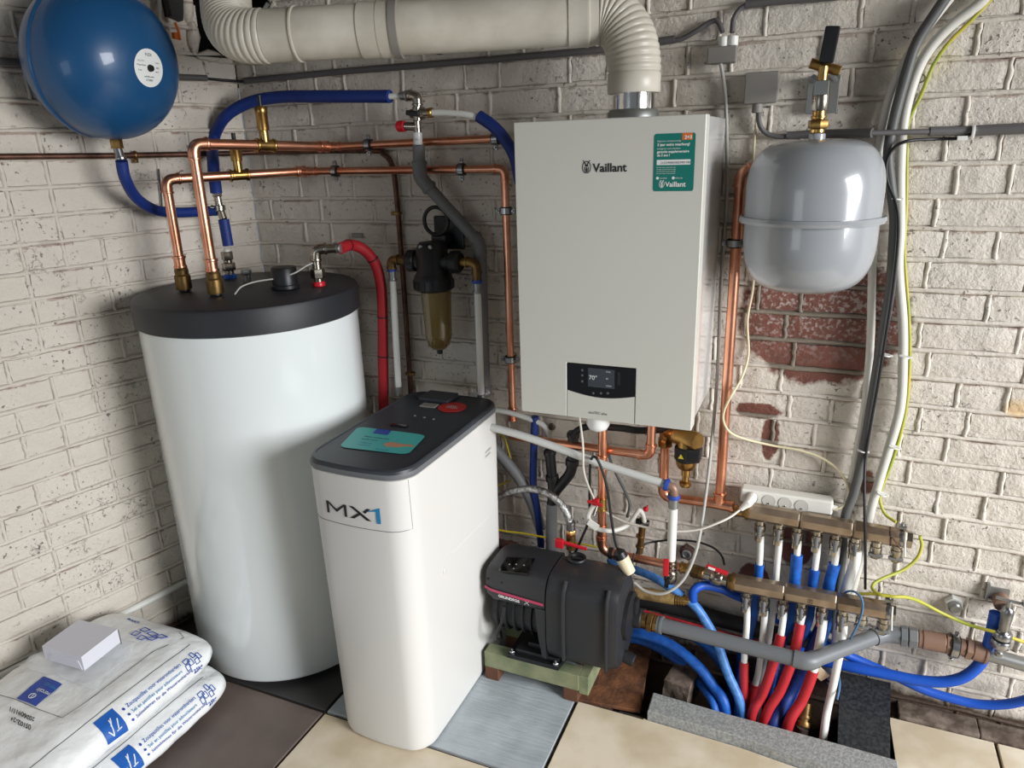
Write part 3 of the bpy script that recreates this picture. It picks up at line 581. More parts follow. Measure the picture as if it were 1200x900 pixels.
# ================================================================ flue duct
du = thing('flue_duct', 'thick cream flue duct with ribbed bends running above the boiler', 'duct', (1.37, -.19, BZ1))
dr = .0605
P1 = at(336, 41, Y=-.43); PM = at(690, 20.5, Y=-.19); PB = at(744, 101, Y=-.19)
PB = V((PM.x + .112, -.19, PB.z)); dirn = (PM - P1).normalized()
obj('straight_pipe', G().tube([P1, PM], dr, 40, cap=False), 'duct', du)
mid = P1 + (PM - P1) * .335
for fr, L, rr in ((.30, .035, .0635), (.345, .02, .0645)): obj('socket', G().lathe([(dr, -L), (rr, -L * .9), (rr, L * .9), (dr, L)], P1 + (PM - P1) * fr, dirn, 40), 'duct', du)
obj('bead', G().lathe([(dr, -.004), (dr + .0035, -.002), (dr + .0035, .002), (dr, .004)], P1 + dirn * .028, dirn, 40), 'duct', du)
g = G(); g.lathe([(dr, -.05), (.0635, -.048), (.0640, -.01), (.0655, -.006), (.0655, .0), (dr, .002)], PM - dirn * .0, dirn, 40)
obj('socket', g, 'duct', du)
obj('clamp_band', G().lathe([(.0645, -.009), (.0675, -.009), (.0675, .009), (.0645, .009)], P1 + (PM - P1) * .375, dirn, 40), 'boxg', du)
def ribbed(path, r0, name, lab=None, pitch=.0125):
    """corrugated bend: one surface swept along the path with a rib profile"""
    ds = [0]
    for a, b_ in zip(path, path[1:]): ds.append(ds[-1] + (b_ - a).length)
    def posa(s):
        for i in range(len(path) - 1):
            if ds[i + 1] >= s or i == len(path) - 2: t = (s - ds[i]) / (ds[i + 1] - ds[i]); return path[i] + (path[i + 1] - path[i]) * t
    n = int(ds[-1] / pitch * 8); pts = []; rs = []
    for i in range(n + 1):
        s = ds[-1] * i / n; pts.append(posa(s)); ph = (s / pitch) % 1; rs.append(r0 + .0036 * (math.sin(PI * ph) ** .7) - .001)
    return obj(name, G().tube(pts, rs, 40, cap=False), 'duct', du, angle=1.2)
def bez3(a, b, c, d, n=40): return [a * (1 - t) ** 3 + b * 3 * t * (1 - t) ** 2 + c * 3 * t * t * (1 - t) + d * t ** 3 for t in [i / n for i in range(n + 1)]]
e0 = PM + dirn * .022; e3 = PB + V((0, 0, .028)); el = bez3(e0, e0 + dirn * .058, e3 + V((0, 0, .075)), e3)
obj('plain_end', G().tube([PM, el[0]], dr + .001, 40, cap=False), 'duct', du)
ribbed(el, dr, 'ribbed_bend')
obj('lower_collar', G().lathe([(.0605, .03), (.0628, .026), (.0628, -.012), (.0605, -.016)], PB, ZZ, 40), 'duct', du)
obj('foil_collar', G().tube([PB + V((0, 0, -.004)), V((PB.x, PB.y, BZ1 + .022))], .050, 40, cap=False), 'foil', du)
obj('boiler_collar', G().lathe([(.062, 0), (.062, .016), (.056, .024)], V((PB.x, PB.y, BZ1 - .001)), ZZ, 40), 'galv', du)
L0 = P1; Lc = at(283, 44, Y=-.435); Lt = at(262, -45, Y=-.37)
le = bez3(L0 - dirn * .05, L0 - dirn * .17, at(268, 34, Y=-.40), Lt, 40)
obj('plain_start', G().tube([L0, le[0]], dr, 40, cap=False), 'duct', du)
ribbed(le + [le[-1] + (le[-1] - le[-2]).normalized() * .08], dr, 'ribbed_bend', pitch=.0135)
q = at(307, 16, Y=-.45); g = G(); g.box((q.x, q.y, q.z), (.018, .014, .02), .003); g.tube([q, q + V((.022, 0, .02))], .005, 8); obj('hose_clamp_screw', g, 'galv', du)
# bracket tab for the duct on the wall
q = at(516, 60, Y=-.004); tag(obj('wall_tab', G().box((q.x, -.010, q.z), (.016, .012, .02), .002), 'hosed'), 'small grey metal tab on the wall just below the duct', 'bracket')
# ================================================================ blue vessel
bc = atL(121, 74, .186); ax = V((.985, .10, -.14)).normalized()
bv = thing('blue_vessel', 'large round blue expansion vessel fixed high on the left wall', 'vessel', bc - ZZ * .2, None)
R_ = .190; prof = []
for i in range(25):
    t = PI * i / 24; c_ = math.cos(t); s_ = math.sin(t); prof.append((R_ * s_ ** .9 if 0 < i < 24 else 0, -.162 * math.copysign(abs(c_) ** .9, c_)))
obj('shell', G().lathe(prof, bc, ax, 72), 'bluev', bv)
obj('seam_ring', G().lathe([(R_ - .001, -.006), (R_ + .0012, -.003), (R_ + .0012, .003), (R_ - .001, .006)], bc - ax * .035, ax, 72), 'bluev', bv)
dn_ = at(166, 73, Y=(bc + ax * .2).y); 
fe = bc + ax * .1965; ly = ax.cross(ZZ).normalized(); lu = ly.cross(ax).normalized()
def dome(x, y, h=.001):     # print follows the dome of the end cap
    r2 = math.hypot(x, y); t = math.asin(min(.99, (r2 / R_) ** (1 / .9))); return bc + ax * (.162 * math.cos(t) ** .9 + h) - ly * x + lu * y
LX, LY = -.016, -.0
lab = G(); rg = [(0, 0)]; n = 28
vs = [dome(LX, LY)]; fs = []
for j, rr in enumerate((.012, .024, .036, .0455)):
    for i in range(n): vs.append(dome(LX + rr * math.cos(2 * PI * i / n), LY + rr * math.sin(2 * PI * i / n)))
for i in range(n): fs.append((0, 1 + i, 1 + (i + 1) % n))
for j in range(3):
    for i in range(n): i2 = (i + 1) % n; fs.append((1 + j * n + i, 1 + (j + 1) * n + i, 1 + (j + 1) * n + i2, 1 + j * n + i2))
obj('round_label', lab.add(vs, fs), 'inkw', bv)
for (s, x, y, z_) in (('FLEX', -.012, .028, .010), ('Vol. 35 L', -.036, .014, .0055), ('Pmax 8 bar', -.038, .004, .0055), ('4 bar', -.036, -.008, .0055), ('1 inch', .018, .012, .0055), ('2023', .02, 0, .0055), ('99°C', .018, -.010, .0055), ('potable water', -.018, -.022, .0055), ('CE 0035', -.014, -.031, .0065)):
    text(s, z_, 'ink', bv, lambda a, b_, x=x, y=y: dome(LX + x + a, LY + y + b_, .0018))
obj('valve_cap', G().lathe([(.008, 0), (.009, .004), (.007, .010), (0, .011)], dome(LX, LY, -.001), ax, 12), 'black', bv)
vb = atL(137, 166, .215); vb = V((bc.x, bc.y, 0)) + V((0, 0, bc.z - R_)); vb = at(136, 165, Y=bc.y)
g = G(); g.cyl(vb + ZZ * .03, vb + ZZ * .0, .013); obj('port', g, 'steel', bv)
g = G(); hexn(g, vb + ZZ * .004, vb - ZZ * .02, .0155); obj('nut', g, 'brass', bv)
g = G(); g.cyl(vb - ZZ * .018, vb - ZZ * .05 + V((.006, 0, 0)), .0115); ring(g, vb - ZZ * .045 + V((.006, 0, 0)), ZZ, .0115, .008, .003); obj('hose_tail', g, 'steel', bv)
# bracket behind it
obj('wall_bracket', G().box(bc - LN * .12, (.06, .14, .16), .006, Matrix.Rotation(math.atan2(LN.y, LN.x), 3, 'Z')), 'bluev', bv)
# ================================================================ grey vessel
gc = V((1.795, -.185, 0)); gz0 = at(955, 341, Y=-.2).z; gz1 = at(955, 163, Y=-.2).z; gb = at(950, 256, Y=-.19).z
gv = thing('grey_vessel', 'grey domed heating expansion vessel hanging on the right of the boiler', 'vessel', (gc.x, gc.y, gz0))
r_ = .147
def dom(z0, z1, up_):
    out = []
    for i in range(13):
        t = PI / 2 * i / 12; out.append((r_ * math.cos(t) ** .45 if i < 12 else 0, z0 + (z1 - z0) * math.sin(t) ** 1.0))
    return out
obj('upper_shell', G().lathe([(r_, gb)] + dom(gb + .065, gz1, 1), gc, ZZ, 72), 'greyv', gv)
obj('lower_shell', G().lathe([(r_ * .985, gb)] + [(a * .985, z) for a, z in dom(gb - .05, gz0, -1)], gc, ZZ, 72), 'greyv', gv)
obj('clamp_ring', G().lathe([(r_, -.008), (r_ + .009, -.007), (r_ + .012, 0), (r_ + .009, .007), (r_, .008)], gc + ZZ * gb, ZZ, 72), 'greyv', gv)
vt = V((gc.x - .003, gc.y, gz1))
g = G(); g.cyl(vt - ZZ * .006, vt + ZZ * .012, .018); obj('port', g, 'greyv', gv)
va = thing('vessel_valve', 'brass shut-off valve with black lever above the grey vessel', 'valve', vt + ZZ * .012)
g = G(); g.cyl(vt + ZZ * .012, vt + ZZ * .022, .0155); hexn(g, vt + ZZ * .022, vt + ZZ * .040, .0215); g.cyl(vt + ZZ * .04, vt + ZZ * .062, .014); ring(g, vt + ZZ * .046, ZZ, .014, .005, .002); obj('brass_union', g, 'brass', va)
g = G(); g.lathe([(.016, 0), (.018, .004), (.018, .05), (.015, .056)], vt + ZZ * .058, ZZ, 20); obj('valve_body', g, 'nickel', va)
obj('check_window', G().box(vt + V((0, -.017, .105)), (.030, .008, .030), .002), 'galv', va)
g = G(); g.cyl(vt + ZZ * .112, vt + ZZ * .15, .010); g.cyl(vt + V((-.028, .008, .158)), vt + V((.034, .012, .138)), .011); obj('tee', g, 'brass', va)
obj('lever', G().box(vt + V((.008, -.010, .190)), (.030, .012, .072), .004, Matrix.Rotation(.10, 3, 'Y')), 'black', va)
obj('bracket', G().box(vt + V((.0, .165, .10)), (.07, .008, .085), .002), 'galv', va)
g = G()
for s in (-1, 1):
    g.tube([vt + V((s * .026, .162, .13)), vt + V((s * .018, .01, .13))], .005, 8); g.cyl(vt + V((s * .03, .158, .135)), vt + V((s * .03, .150, .135)), .007, 8)
obj('bracket_arm', g, 'galv', va)
q = at(956, 232, Y=-.03)
# ================================================================ copper pipes over the tank
R28, R22 = .0140, .0112
def brass_base(t, b, r=R28):
    b = V(b); g = G(); g.cyl(b, b + ZZ * .008, r * 1.2); obj('seal', g, 'black', t)
    g = G(); g.lathe([(r * 1.55, .006), (r * 1.62, .010), (r * 1.62, .045), (r * 1.35, .050), (r * 1.42, .062), (r * 1.15, .070)], b, ZZ, 28); obj('brass_socket', g, 'brassd', t, angle=.35)
    g = G(); g.cyl(b + ZZ * .066, b + ZZ * .105, r * 1.16); ring(g, b + ZZ * .072, ZZ, r * 1.16, .007, .0025); ring(g, b + ZZ * .100, ZZ, r * 1.16, .007, .0025); obj('press_socket', g, 'copper', t)
def tee(t, p, ax, up_, r, brass=True, cap=None, bl_=.03, h=.13):
    p = V(p); a = V(ax).normalized(); g = G(); g.cyl(p - a * bl_, p + a * bl_, r * 1.15, 18); ring(g, p - a * bl_ * .85, a, r * 1.15, r * .45, .003, 18); ring(g, p + a * bl_ * .85, a, r * 1.15, r * .45, .003, 18)
    u = V(up_); g.cyl(p, p + u * .038, r * .95, 18); o = obj('tee', g, 'brass' if brass else 'copper', t)
    return o
b1 = at(253.5, 346, Z=1.2); t1 = at(237, 168, Y=b1.y); up1 = V((b1.x, b1.y, at(237, 168, Y=b1.y).z))
c1 = at(385, 172, Y=-.075); d1 = at(592, 162, Y=-.05)
cu = thing('copper_pipe', 'upper copper pipe rising from the tank and running to behind the boiler', 'pipe', b1)
brass_base(cu, b1); run(cu, [b1 + ZZ * .1, up1, c1], R28); run(cu, [c1, d1], R22)
sleeve(cu, c1 + (c1 - up1).normalized() * -.018, c1 - up1, R28, .03); sleeve(cu, c1 + (d1 - c1).normalized() * .028, d1 - c1, R22, .03)
def vent(t, par, p, h, k=1.0, cap=True):
    g = G(); g.cyl(p + ZZ * .034, p + ZZ * .042, .0125 * k); g.lathe([(.0155 * k, .040), (.0165 * k, .044), (.0165 * k, h * .8), (.018 * k, h * .82), (.018 * k, h * .95), (.016 * k, h)], p, ZZ, 24); obj('air_vent', g, 'brass', par)
    if cap: obj('vent_cap', G().cyl(p + ZZ * h, p + ZZ * (h + .03), .006), 'black', par)
tp = up1 + (c1 - up1) * ((at(312, 170, Y=-.3).x - up1.x) / (c1.x - up1.x) if False else .46)
def on(a, b, X): # point of segment a-b that appears at image column X
    lo, hi = 0., 1.
    for _ in range(40):
        m = (lo + hi) / 2
        if px(a + (b - a) * m)[0] < X: lo = m
        else: hi = m
    return a + (b - a) * lo
tp = on(up1, c1, 311); tee(cu, tp, c1 - up1, ZZ, R28); vent(None, cu, tp, .105)
b2 = at(216.5, 341, Z=1.2); up2 = V((b2.x, b2.y, at(204, 210, Y=b2.y).z)); c2 = at(352, 201, Y=-.085); d2 = at(590, 198, Y=-.05); e2 = at(596, 340, Y=-.05); f2 = at(600.5, 492, Y=-.05)
d2 = V((e2.x, -.05, d2.z)); f2 = V((e2.x, -.05, f2.z))
cv = thing('copper_pipe', 'lower copper pipe from the tank turning down left of the boiler', 'pipe', b2)
brass_base(cv, b2); run(cv, [b2 + ZZ * .1, up2, c2], R28 * .95); run(cv, [c2, d2, f2], R22)
sleeve(cv, c2, c2 - up2, R28, .03); sleeve(cv, c2 + (d2 - c2).normalized() * .045, d2 - c2, R22, .03); sleeve(cv, f2 + ZZ * .02, ZZ, R22, .045)
tp = on(up2, c2, 280); tee(cv, tp, c2 - up2, ZZ, R28 * .95); vent(None, cv, tp, .09)
def oncl(a, b, X, r, lab, **k): p = on(a, b, X); return clamp(p, b - a, r, lab, **k)
oncl(c1, d1, 432, R22, 'black and steel clamp on the upper copper pipe, halfway along'); oncl(c1, d1, 581, R22, 'black and steel clamp on the upper copper pipe beside the blue hose end')
oncl(c2, d2, 393, R22, 'black and steel clamp on the lower copper pipe nearest the tank'); oncl(c2, d2, 541, R22, 'black and steel clamp on the lower copper pipe right of the grey drain')
clamp(at(593, 247, Y=-.05), ZZ, R22, 'clamp near the top of the vertical copper pipe left of the boiler'); clamp(at(598, 421, Y=-.05), ZZ, R22, 'clamp low on the vertical copper pipe left of the boiler')
# old brown pipe: along the left wall, round the corner, then down the back wall
bp = [atL(-40, 184, .022), atL(130, 182.5, .022), atL(262, 180, .03), at(300, 178.5, Y=-.03), at(428, 176.5, Y=-.022), at(450, 181, Y=-.022), at(461, 200, Y=-.022), at(467, 255, Y=-.022), at(474, 345, Y=-.022), at(482, 470, Y=-.022), at(487, 560, Y=-.022)]
tag(obj('iron_pipe', G().tube(bp[:3] + spl(bp[3:8], 8) + bp[8:], .0085, 12), 'copperd'), 'old thin brown pipe on both walls bending down left of the filter', 'pipe')
def clip(p, ax, r, lab, m='brassd', wall=YY):
    t = thing('pipe_clip', lab, 'clip', p); p = V(p); g = G(); ring(g, p, ax, r, .008, .004, 16); obj('band', g, m, t)
    s = V(ax).normalized().cross(wall); g = G(); g.box(p + s * (r + .008), (.011, .011, .011), .002); g.cyl(p, p + wall * .02, .004); obj('lug', g, m, t); return t
clip(atL(158, 182, .022), LD, .0085, 'small rusty clip on the brown pipe under the blue vessel', 'brassd', -LN)
clip(at(466, 250, Y=-.022), ZZ, .0085, 'small clip high on the brown pipe above the filter inlet'); clip(at(482, 438, Y=-.022), ZZ, .0085, 'small clip low on the brown pipe near the softener')
q = [atL(186, 198, .012), atL(188, 220, .012), atL(190, 243, .012)]
hose('hanging_wire', q, .0022, 'cableb', 'short dark wire hanging on the left wall below the brown pipe', 'wire', raw=True)
# ================================================================ blue insulated cold pipe
cb = V((COLD.x, COLD.y, 1.214)); k_ = lambda x, y, Y_=None: at(x, y, Y=COLD.y if Y_ is None else Y_)
ch = thing('cold_pipe_fittings', 'nickel fittings with blue sleeve standing on the tank behind the copper pipes', 'fitting', cb)
g = G(); g.cyl(cb - ZZ * .006, cb + ZZ * .012, .014); hexn(g, cb + ZZ * .012, cb + ZZ * .036, .021); g.cyl(cb + ZZ * .036, cb + ZZ * .046, .014); hexn(g, cb + ZZ * .046, cb + ZZ * .072, .018); obj('union', g, 'nickel', ch)
T1 = k_(266.5, 291); T2 = k_(262, 257); T3 = k_(257.5, 244); T4 = k_(254.5, 229)
obj('pipe_stub', G().tube([cb + ZZ * .07, T1], .009, 14), 'pexw', ch); obj('blue_sleeve', G().tube([k_(267.5, 288), T2], .0165, 20), 'bluein', ch)
g = G(); g.cyl(T2, T3, .012); g.cyl(T3 - ZZ * .008, T3 + ZZ * .010, .017); g.cyl(T3, T4, .011); hexn(g, T4 - ZZ * .004, T4 + ZZ * .012, .014); g.cyl(T3, T3 + V((-.025, -.01, .004)), .007); obj('non_return_valve', g, 'nickel', ch)
BL = [k_(253.5, 226), k_(250, 195), k_(250, 165, -.12), k_(263, 138, -.12), k_(290, 121, -.10), k_(325, 114, -.09), k_(370, 113, -.098), k_(415, 113, -.105), k_(457, 113, -.112)]
tag(obj('blue_insulated_pipe', G().tube(spl(BL, 10), .0178, 20), 'bluein'), 'dark blue foam covered pipe arching from the tank over the copper pipes', 'pipe')
# blue hose of the blue vessel
HV = [vb + V((.006, 0, -.052)), atL(147, 210, .17), atL(160, 232, .13), atL(182, 246, .10), atL(208, 249, .085), atL(235, 248, .075), at(254, 247, Y=COLD.y)]
tag(obj('blue_hose', G().tube(spl(HV, 10), .0155, 18), 'bluein'), 'dark blue hose looping from under the blue vessel to the tank inlet', 'hose')
# safety group to the right of the arching pipe
sgp = [at(x, y, Y=-.112) for x, y in ((457, 113), (478, 112), (488, 112), (487, 126), (487, 134), (488, 160))]
sg = thing('safety_group', 'nickel safety valve group with red knob above the grey drain', 'valve', sgp[-1])
obj('pipe_stub', G().tube(sgp[:2], .0085, 14), 'pexw', sg)
g = G(); g.cyl(sgp[1] - XX * .025, sgp[1] + XX * .008, .0115); ring(g, sgp[1] - XX * .004, XX, .0115, .006, .0035); obj('press_socket', g, 'galv', sg)
run(sg, [sgp[1] + XX * .004, at(489, 112.5, Y=-.112), at(489, 127, Y=-.112)], .012, 'nickel')
vc = at(489, 133, Y=-.112); g = G(); g.cyl(vc + ZZ * .018, vc - ZZ * .02, .013); g.cyl(vc - XX * .022, vc + XX * .04, .0125); ring(g, vc + XX * .018, XX, .0125, .006, .004); obj('valve_body', g, 'nickel', sg)
obj('red_ring_lever', G().box(vc + V((-.004, -.022, .0)), (.040, .008, .014), .003, Matrix.Rotation(.15, 3, 'Y')), 'black', sg)
g = G(); g.cyl(vc + XX * .036, vc + XX * .05, .0135); obj('brass_ring', g, 'brass', sg)
rk = at(470, 148, Y=-.120); kc = at(489, 148, Y=-.112); g = G(); g.cyl(kc, rk + XX * .012, .012); g.cyl(kc + ZZ * .03, kc - ZZ * .018, .011); obj('relief_body', g, 'nickel', sg)
g = G(); g.lathe([(.011, 0), (.0155, .002), (.0155, .022), (.012, .026)], rk + XX * .014, -XX, 14); obj('red_knob', g, 'redp', sg)
g = G(); g.cyl(at(489, 155, Y=-.112), at(490, 170, Y=-.112), .0135); g.tube([at(489, 163, Y=-.127), at(489, 164, Y=-.129)], .004, 8); obj('tundish', g, 'white', sg)
wp = [vc + XX * .048, at(520, 132, Y=-.112), at(545, 134, Y=-.112), at(562, 138, Y=-.105)]
hose('white_pipe', wp, .0088, 'pexw', 'short white plastic pipe from the safety group to the blue sleeve', 'pipe', raw=True)
hose('blue_sleeve_hose', [(561, 136, -.105), (578, 148, -.105), (592, 164, -.10), (603, 184, -.10), (610, 215, -.10)], .0165, 'bluein', 'bright blue sleeved hose entering behind the left edge of the boiler', 'hose')
# grey drain pipe
gd = thing('grey_drain_pipe', 'dark grey plastic drain pipe bending down behind the filter', 'drain pipe', at(568, 455, Y=-.05))
G1, G2, G3, G4 = at(490.5, 170, Y=-.112), at(492, 208, Y=-.106), at(562, 285, Y=-.062), at(567.5, 462, Y=-.055)
obj('pipe', G().tube([G1, G2], .0175, 24), 'greyd', gd); a1 = arc(G1, G2, G3, .04); a2 = arc(G2, G3, G4, .05)
g = G(); g.tube([a1[0] + ZZ * .03] + a1 + [a1[-1] + (G3 - G2).normalized() * .03], .0205, 24); ring(g, a1[0] + ZZ * .024, ZZ, .0205, .01, .0025, 24); ring(g, a1[-1] + (G3 - G2).normalized() * .022, G3 - G2, .0205, .01, .0025, 24); obj('elbow', g, 'greyd', gd)
obj('pipe', G().tube([a1[-1], a2[0]], .0175, 24), 'greyd', gd)
g = G(); g.tube([a2[0] - (G3 - G2).normalized() * .012] + a2 + [a2[-1] - ZZ * .012], .0205, 24); ring(g, a2[0], G3 - G2, .0205, .01, .0025, 24); obj('elbow', g, 'greyd', gd)
obj('pipe', G().tube([a2[-1], G4], .0195, 24), 'greyd', gd); obj('reducer', G().lathe([(.0195, 0), (.024, -.006), (.024, -.03), (.0195, -.036)], G4 + ZZ * .03, ZZ, 24), 'grey', gd)
# ================================================================ red pipe
rd = thing('hot_outlet', 'nickel elbow on a red collar at the right of the tank lid', 'fitting', HOT)
h0 = HOT + ZZ * .012; h1 = HOT + ZZ * .095; hr = at(395, 291, Y=HOT.y + .03)
g = G(); g.cyl(h0, h0 + ZZ * .012, .014); hexn(g, h0 + ZZ * .012, h0 + ZZ * .040, .021); obj('union', g, 'nickel', rd)
run(rd, [h0 + ZZ * .04, V((h0.x, h0.y, hr.z)), hr], .0135, 'nickel', rad=.02)
g = G(); g.cyl(hr - XX * .012, hr + XX * .016, .0135); ring(g, hr - XX * .008, XX, .0135, .005, .003); obj('press_socket', g, 'galv', rd)
RD = [hr + XX * .012, at(412, 287, Y=-.18), at(428, 294, Y=-.14), at(441, 312, Y=-.11), at(447, 340, Y=-.10), at(448.5, 380, Y=-.10), at(449, 430, Y=-.10), at(450, 520, Y=-.10)]
rp = thing('red_insulated_pipe', 'red foam covered pipe curving down between tank and filter', 'pipe', RD[-1]); pts = spl(RD, 10); obj('foam_sleeve', G().tube(pts, .0168, 20), 'red', rp)
for i in (7, 26, 48, 58, 66):
    g = G(); i = min(i, len(pts) - 2); ring(g, pts[i], pts[i + 1] - pts[i], .0165, .004, .0012, 20); obj('cable_tie', g, 'cableb', rp)
ww = thing('wall_clip_plate', 'small grey plastic clip on the wall above the red pipe', 'clip', at(419, 276, Y=-.01)); obj('plate', G().box(at(419, 276, Y=-.012), (.04, .012, .016), .003), 'boxg', ww)
hose('sensor_cable', [at(275, 345, Z=1.203), at(283, 336, Z=1.222), at(300, 330, Z=1.23), at(325, 326, Y=-.36), at(345, 320, Y=-.34), at(360, 311, Y=-.30), at(372, 306, Y=-.27)], .0024, 'cablelg', 'thin grey sensor cable lying across the black tank lid', 'cable', raw=True)
# ================================================================ water filter
fy = -.115; fc_ = at(507, 312, Y=fy); fx = fc_.x
ft = thing('water_filter', 'black water filter with amber bowl on the wall behind the softener', 'filter', at(512, 412, Y=fy))
g = G(); zt = at(507, 290, Y=fy).z; zb = at(509, 340, Y=fy).z
g.lathe([(.052, zb), (.060, zb + .006), (.060, zb + .032), (.056, zb + .045), (.048, zb + .060), (.047, zt), (.036, zt + .016), (0, zt + .02)], V((fx, fy, 0)), ZZ, 40); obj('head', g, 'black', ft)
pz_ = at(507, 306, Y=fy).z; pl0, pr0 = at(477, 303, Y=fy).x, at(541, 308, Y=fy).x
for s, ex, nm in ((-1, pl0, 'a'), (1, pr0, 'b')):
    g = G(); g.cyl(V((fx + s * .03, fy, pz_)), V((ex - s * .03, fy, pz_)), .026); g.lathe([(.030, 0), (.033, .003), (.033, .026), (.026, .032)], V((ex - s * .034, fy, pz_)), XX * s, 12); obj('port_nut', g, 'black', ft)
rib = G()
for k in range(16): t_ = 2 * PI * k / 16; rib.box(V((fx + .0605 * math.cos(t_), fy + .0605 * math.sin(t_), zb + .020)), (.004, .006, .026), .001, Matrix.Rotation(t_, 3, 'Z'))
q_ = obj('grip_rib', rib, 'black', ft); q_['kind'] = 'stuff'
zbb = at(511, 411, Y=fy).z
obj('bowl', G().lathe([(.046, zb + .004), (.0455, zb - .02), (.041, zbb + .05), (.034, zbb + .022), (.020, zbb + .008), (0, zbb + .004)], V((fx + .006, fy, 0)), ZZ, 40), 'amber', ft)
obj('filter_cartridge', G().lathe([(.026, zb), (.026, zbb + .05), (.02, zbb + .045), (0, zbb + .045)], V((fx + .006, fy, 0)), ZZ, 24), 'cream', ft)
obj('drain_nub', G().cyl(V((fx + .006, fy, zbb + .008)), V((fx + .006, fy, zbb - .008)), .009), 'black', ft)
hc = at(511, 259, Y=-.09); g = G(); g.tube([hc + V((.040 * math.cos(t_), 0, .040 * math.sin(t_))) for t_ in [2 * PI * i / 32 for i in range(32)]], .0058, 12, closed=True); obj('spanner_ring', g, 'black', ft)
g = G(); g.box(V((fx + .02, -.035, zt + .035)), (.10, .012, .10), .004); g.box(V((fx + .01, -.06, zt + .02)), (.05, .06, .03), .006); obj('wall_plate', g, 'black', ft)
for k in (-.014, .018): obj('vent_button', G().cyl(V((fx + k, fy - .035, zt + .006)), V((fx + k, fy - .042, zt + .006)), .006), 'galv', ft)
for nm, e0, e1, pth, lab in (('filter_inlet_pipe', (pl0, 0), (458.5, 320), ((458.5, 318), (463, 380), (467, 457)), 'white plastic pipe with brass elbow at the left of the filter'), ('filter_outlet_pipe', (pr0, 0), (558, 334), ((558, 330), (561, 390), (564, 466)), 'white plastic pipe with brass elbow at the right of the filter')):
    t_ = thing(nm, lab, 'pipe', at(*pth[-1], Y=fy)); s = -1 if e0[0] < fx else 1; c_ = at(e1[0], 306, Y=fy); c_ = V((c_.x, fy, pz_)); ep = V((c_.x, fy, at(e1[0], e1[1] - 4, Y=fy).z))
    run(t_, [V((e0[0] - s * .005, fy, pz_)), c_, ep], .0125, 'brassd', rad=.02); bt = at(*pth[-1], Y=fy); bt = V((bt.x, fy, bt.z))
    g = G(); ring(g, ep, ZZ, .010, .010, .004); obj('blue_ring', g, 'inkb2', t_); g = G(); g.cyl(ep, ep - ZZ * .035, .0115); ring(g, ep - ZZ * .03, ZZ, .0115, .005, .002); obj('press_socket', g, 'galv', t_)
    obj('pipe', G().tube([ep - ZZ * .03, bt], .0105, 16), 'pexw', t_); g = G(); g.cyl(bt - ZZ * .02, bt + ZZ * .012, .0125); obj('lower_socket', g, 'galv', t_)
g = G(); q = at(566, 463, Y=-.09); g.tube([q + V((-.03, 0, -.005)), q, q + V((.022, 0, .012))], .004, 8); g.box(q + V((-.03, 0, 0)), (.03, .004, .014), .001); tag(obj('cable_tie', g, 'zip'), 'white cable tie and tag round the filter outlet pipe', 'cable tie')
# ================================================================ conduits and junction boxes
cl1 = [atL(-40, 69, .02), atL(60, 75, .02), atL(212, 90.5, .02), atL(262, 95, .025)]
tag(obj('conduit', G().tube([atL(-40, 69, .02), atL(30, 73.5, .02), atL(60, 76, .02), atL(212, 90.5, .02), atL(242, 91.5, .02)], .0095, 12), 'cond'), 'grey conduit on the left wall behind the blue vessel', 'conduit')
hose('conduit_cable', [atL(240, 92, .015), atL(262, 94, .02), at(290, 95.5, Y=-.02), at(325, 92.5, Y=-.018)], .0045, 'cableb', 'black cable bridging the two grey conduits at the corner', 'cable', raw=True)
tag(obj('conduit', G().tube([at(286, 95, Y=-.018), at(400, 84, Y=-.018), at(560, 71, Y=-.018), at(700, 59, Y=-.018), at(791, 46, Y=-.018)], .0095, 12), 'cond'), 'long grey conduit under the flue duct on the back wall', 'conduit')
hose('conduit_cable', [(788, 48, -.018), (800, 45, -.018), (815, 37, -.02), (830, 27, -.02), (841, 25, -.025), (847, 38, -.03)], .0062, 'cond', 'dark cable rising from the long conduit to the upper junction box', 'cable')
hose('conduit_cable', [(858, 38, -.03), (860, 22, -.025), (868, 10, -.02), (880, 4, -.02), (895, 2, -.02)], .0062, 'cond', 'dark cable leaving the upper junction box to the right', 'cable')
tag(obj('conduit', G().tube([at(874, 5, Y=-.018), at(905, 1, Y=-.018), at(990, -6, Y=-.018)], .0105, 12), 'cond'), 'grey conduit at the top edge right of the flue bend', 'conduit')
def jbox(x0, y0, x1, y1, lab, glands):
    a, b_ = at(x0, y0, Y=-.03), at(x1, y1, Y=-.03); c_ = (a + b_) / 2; w_, h_ = b_.x - a.x, a.z - b_.z; t = thing('junction_box', lab, 'junction box', V((c_.x, -.0, b_.z)))
    obj('base', G().box(V((c_.x, -.016, c_.z)), (w_ * .9, .03, h_), .004), 'boxg', t)
    obj('cover', G().box(V((c_.x, -.036, c_.z)), (w_, .012, h_ * 1.02), .004), 'boxg', t)
    for gx, up_ in glands:
        q = at(gx, y0 if up_ else y1, Y=-.028); g = G(); z_ = 1 if up_ else -1; g.cyl(V((q.x, -.028, (a.z if up_ else b_.z))), V((q.x, -.028, (a.z if up_ else b_.z) + z_ * .022)), .0125); obj('gland', g, 'zip' if up_ else 'boxg', t)
jbox(830, 56, 863, 73, 'small grey junction box with two white glands by the flue bend', [(847.5, True), (858.5, True)])
jbox(874, 86, 911, 120, 'larger grey square junction box above the boiler corner', [(888, False)])
hose('conduit_cable', [(889, 128, -.03), (890, 145, -.03), (898, 156, -.022), (912, 160, -.018), (930, 159, -.018)], .0062, 'cond', 'dark cable curving from under the square junction box', 'cable')
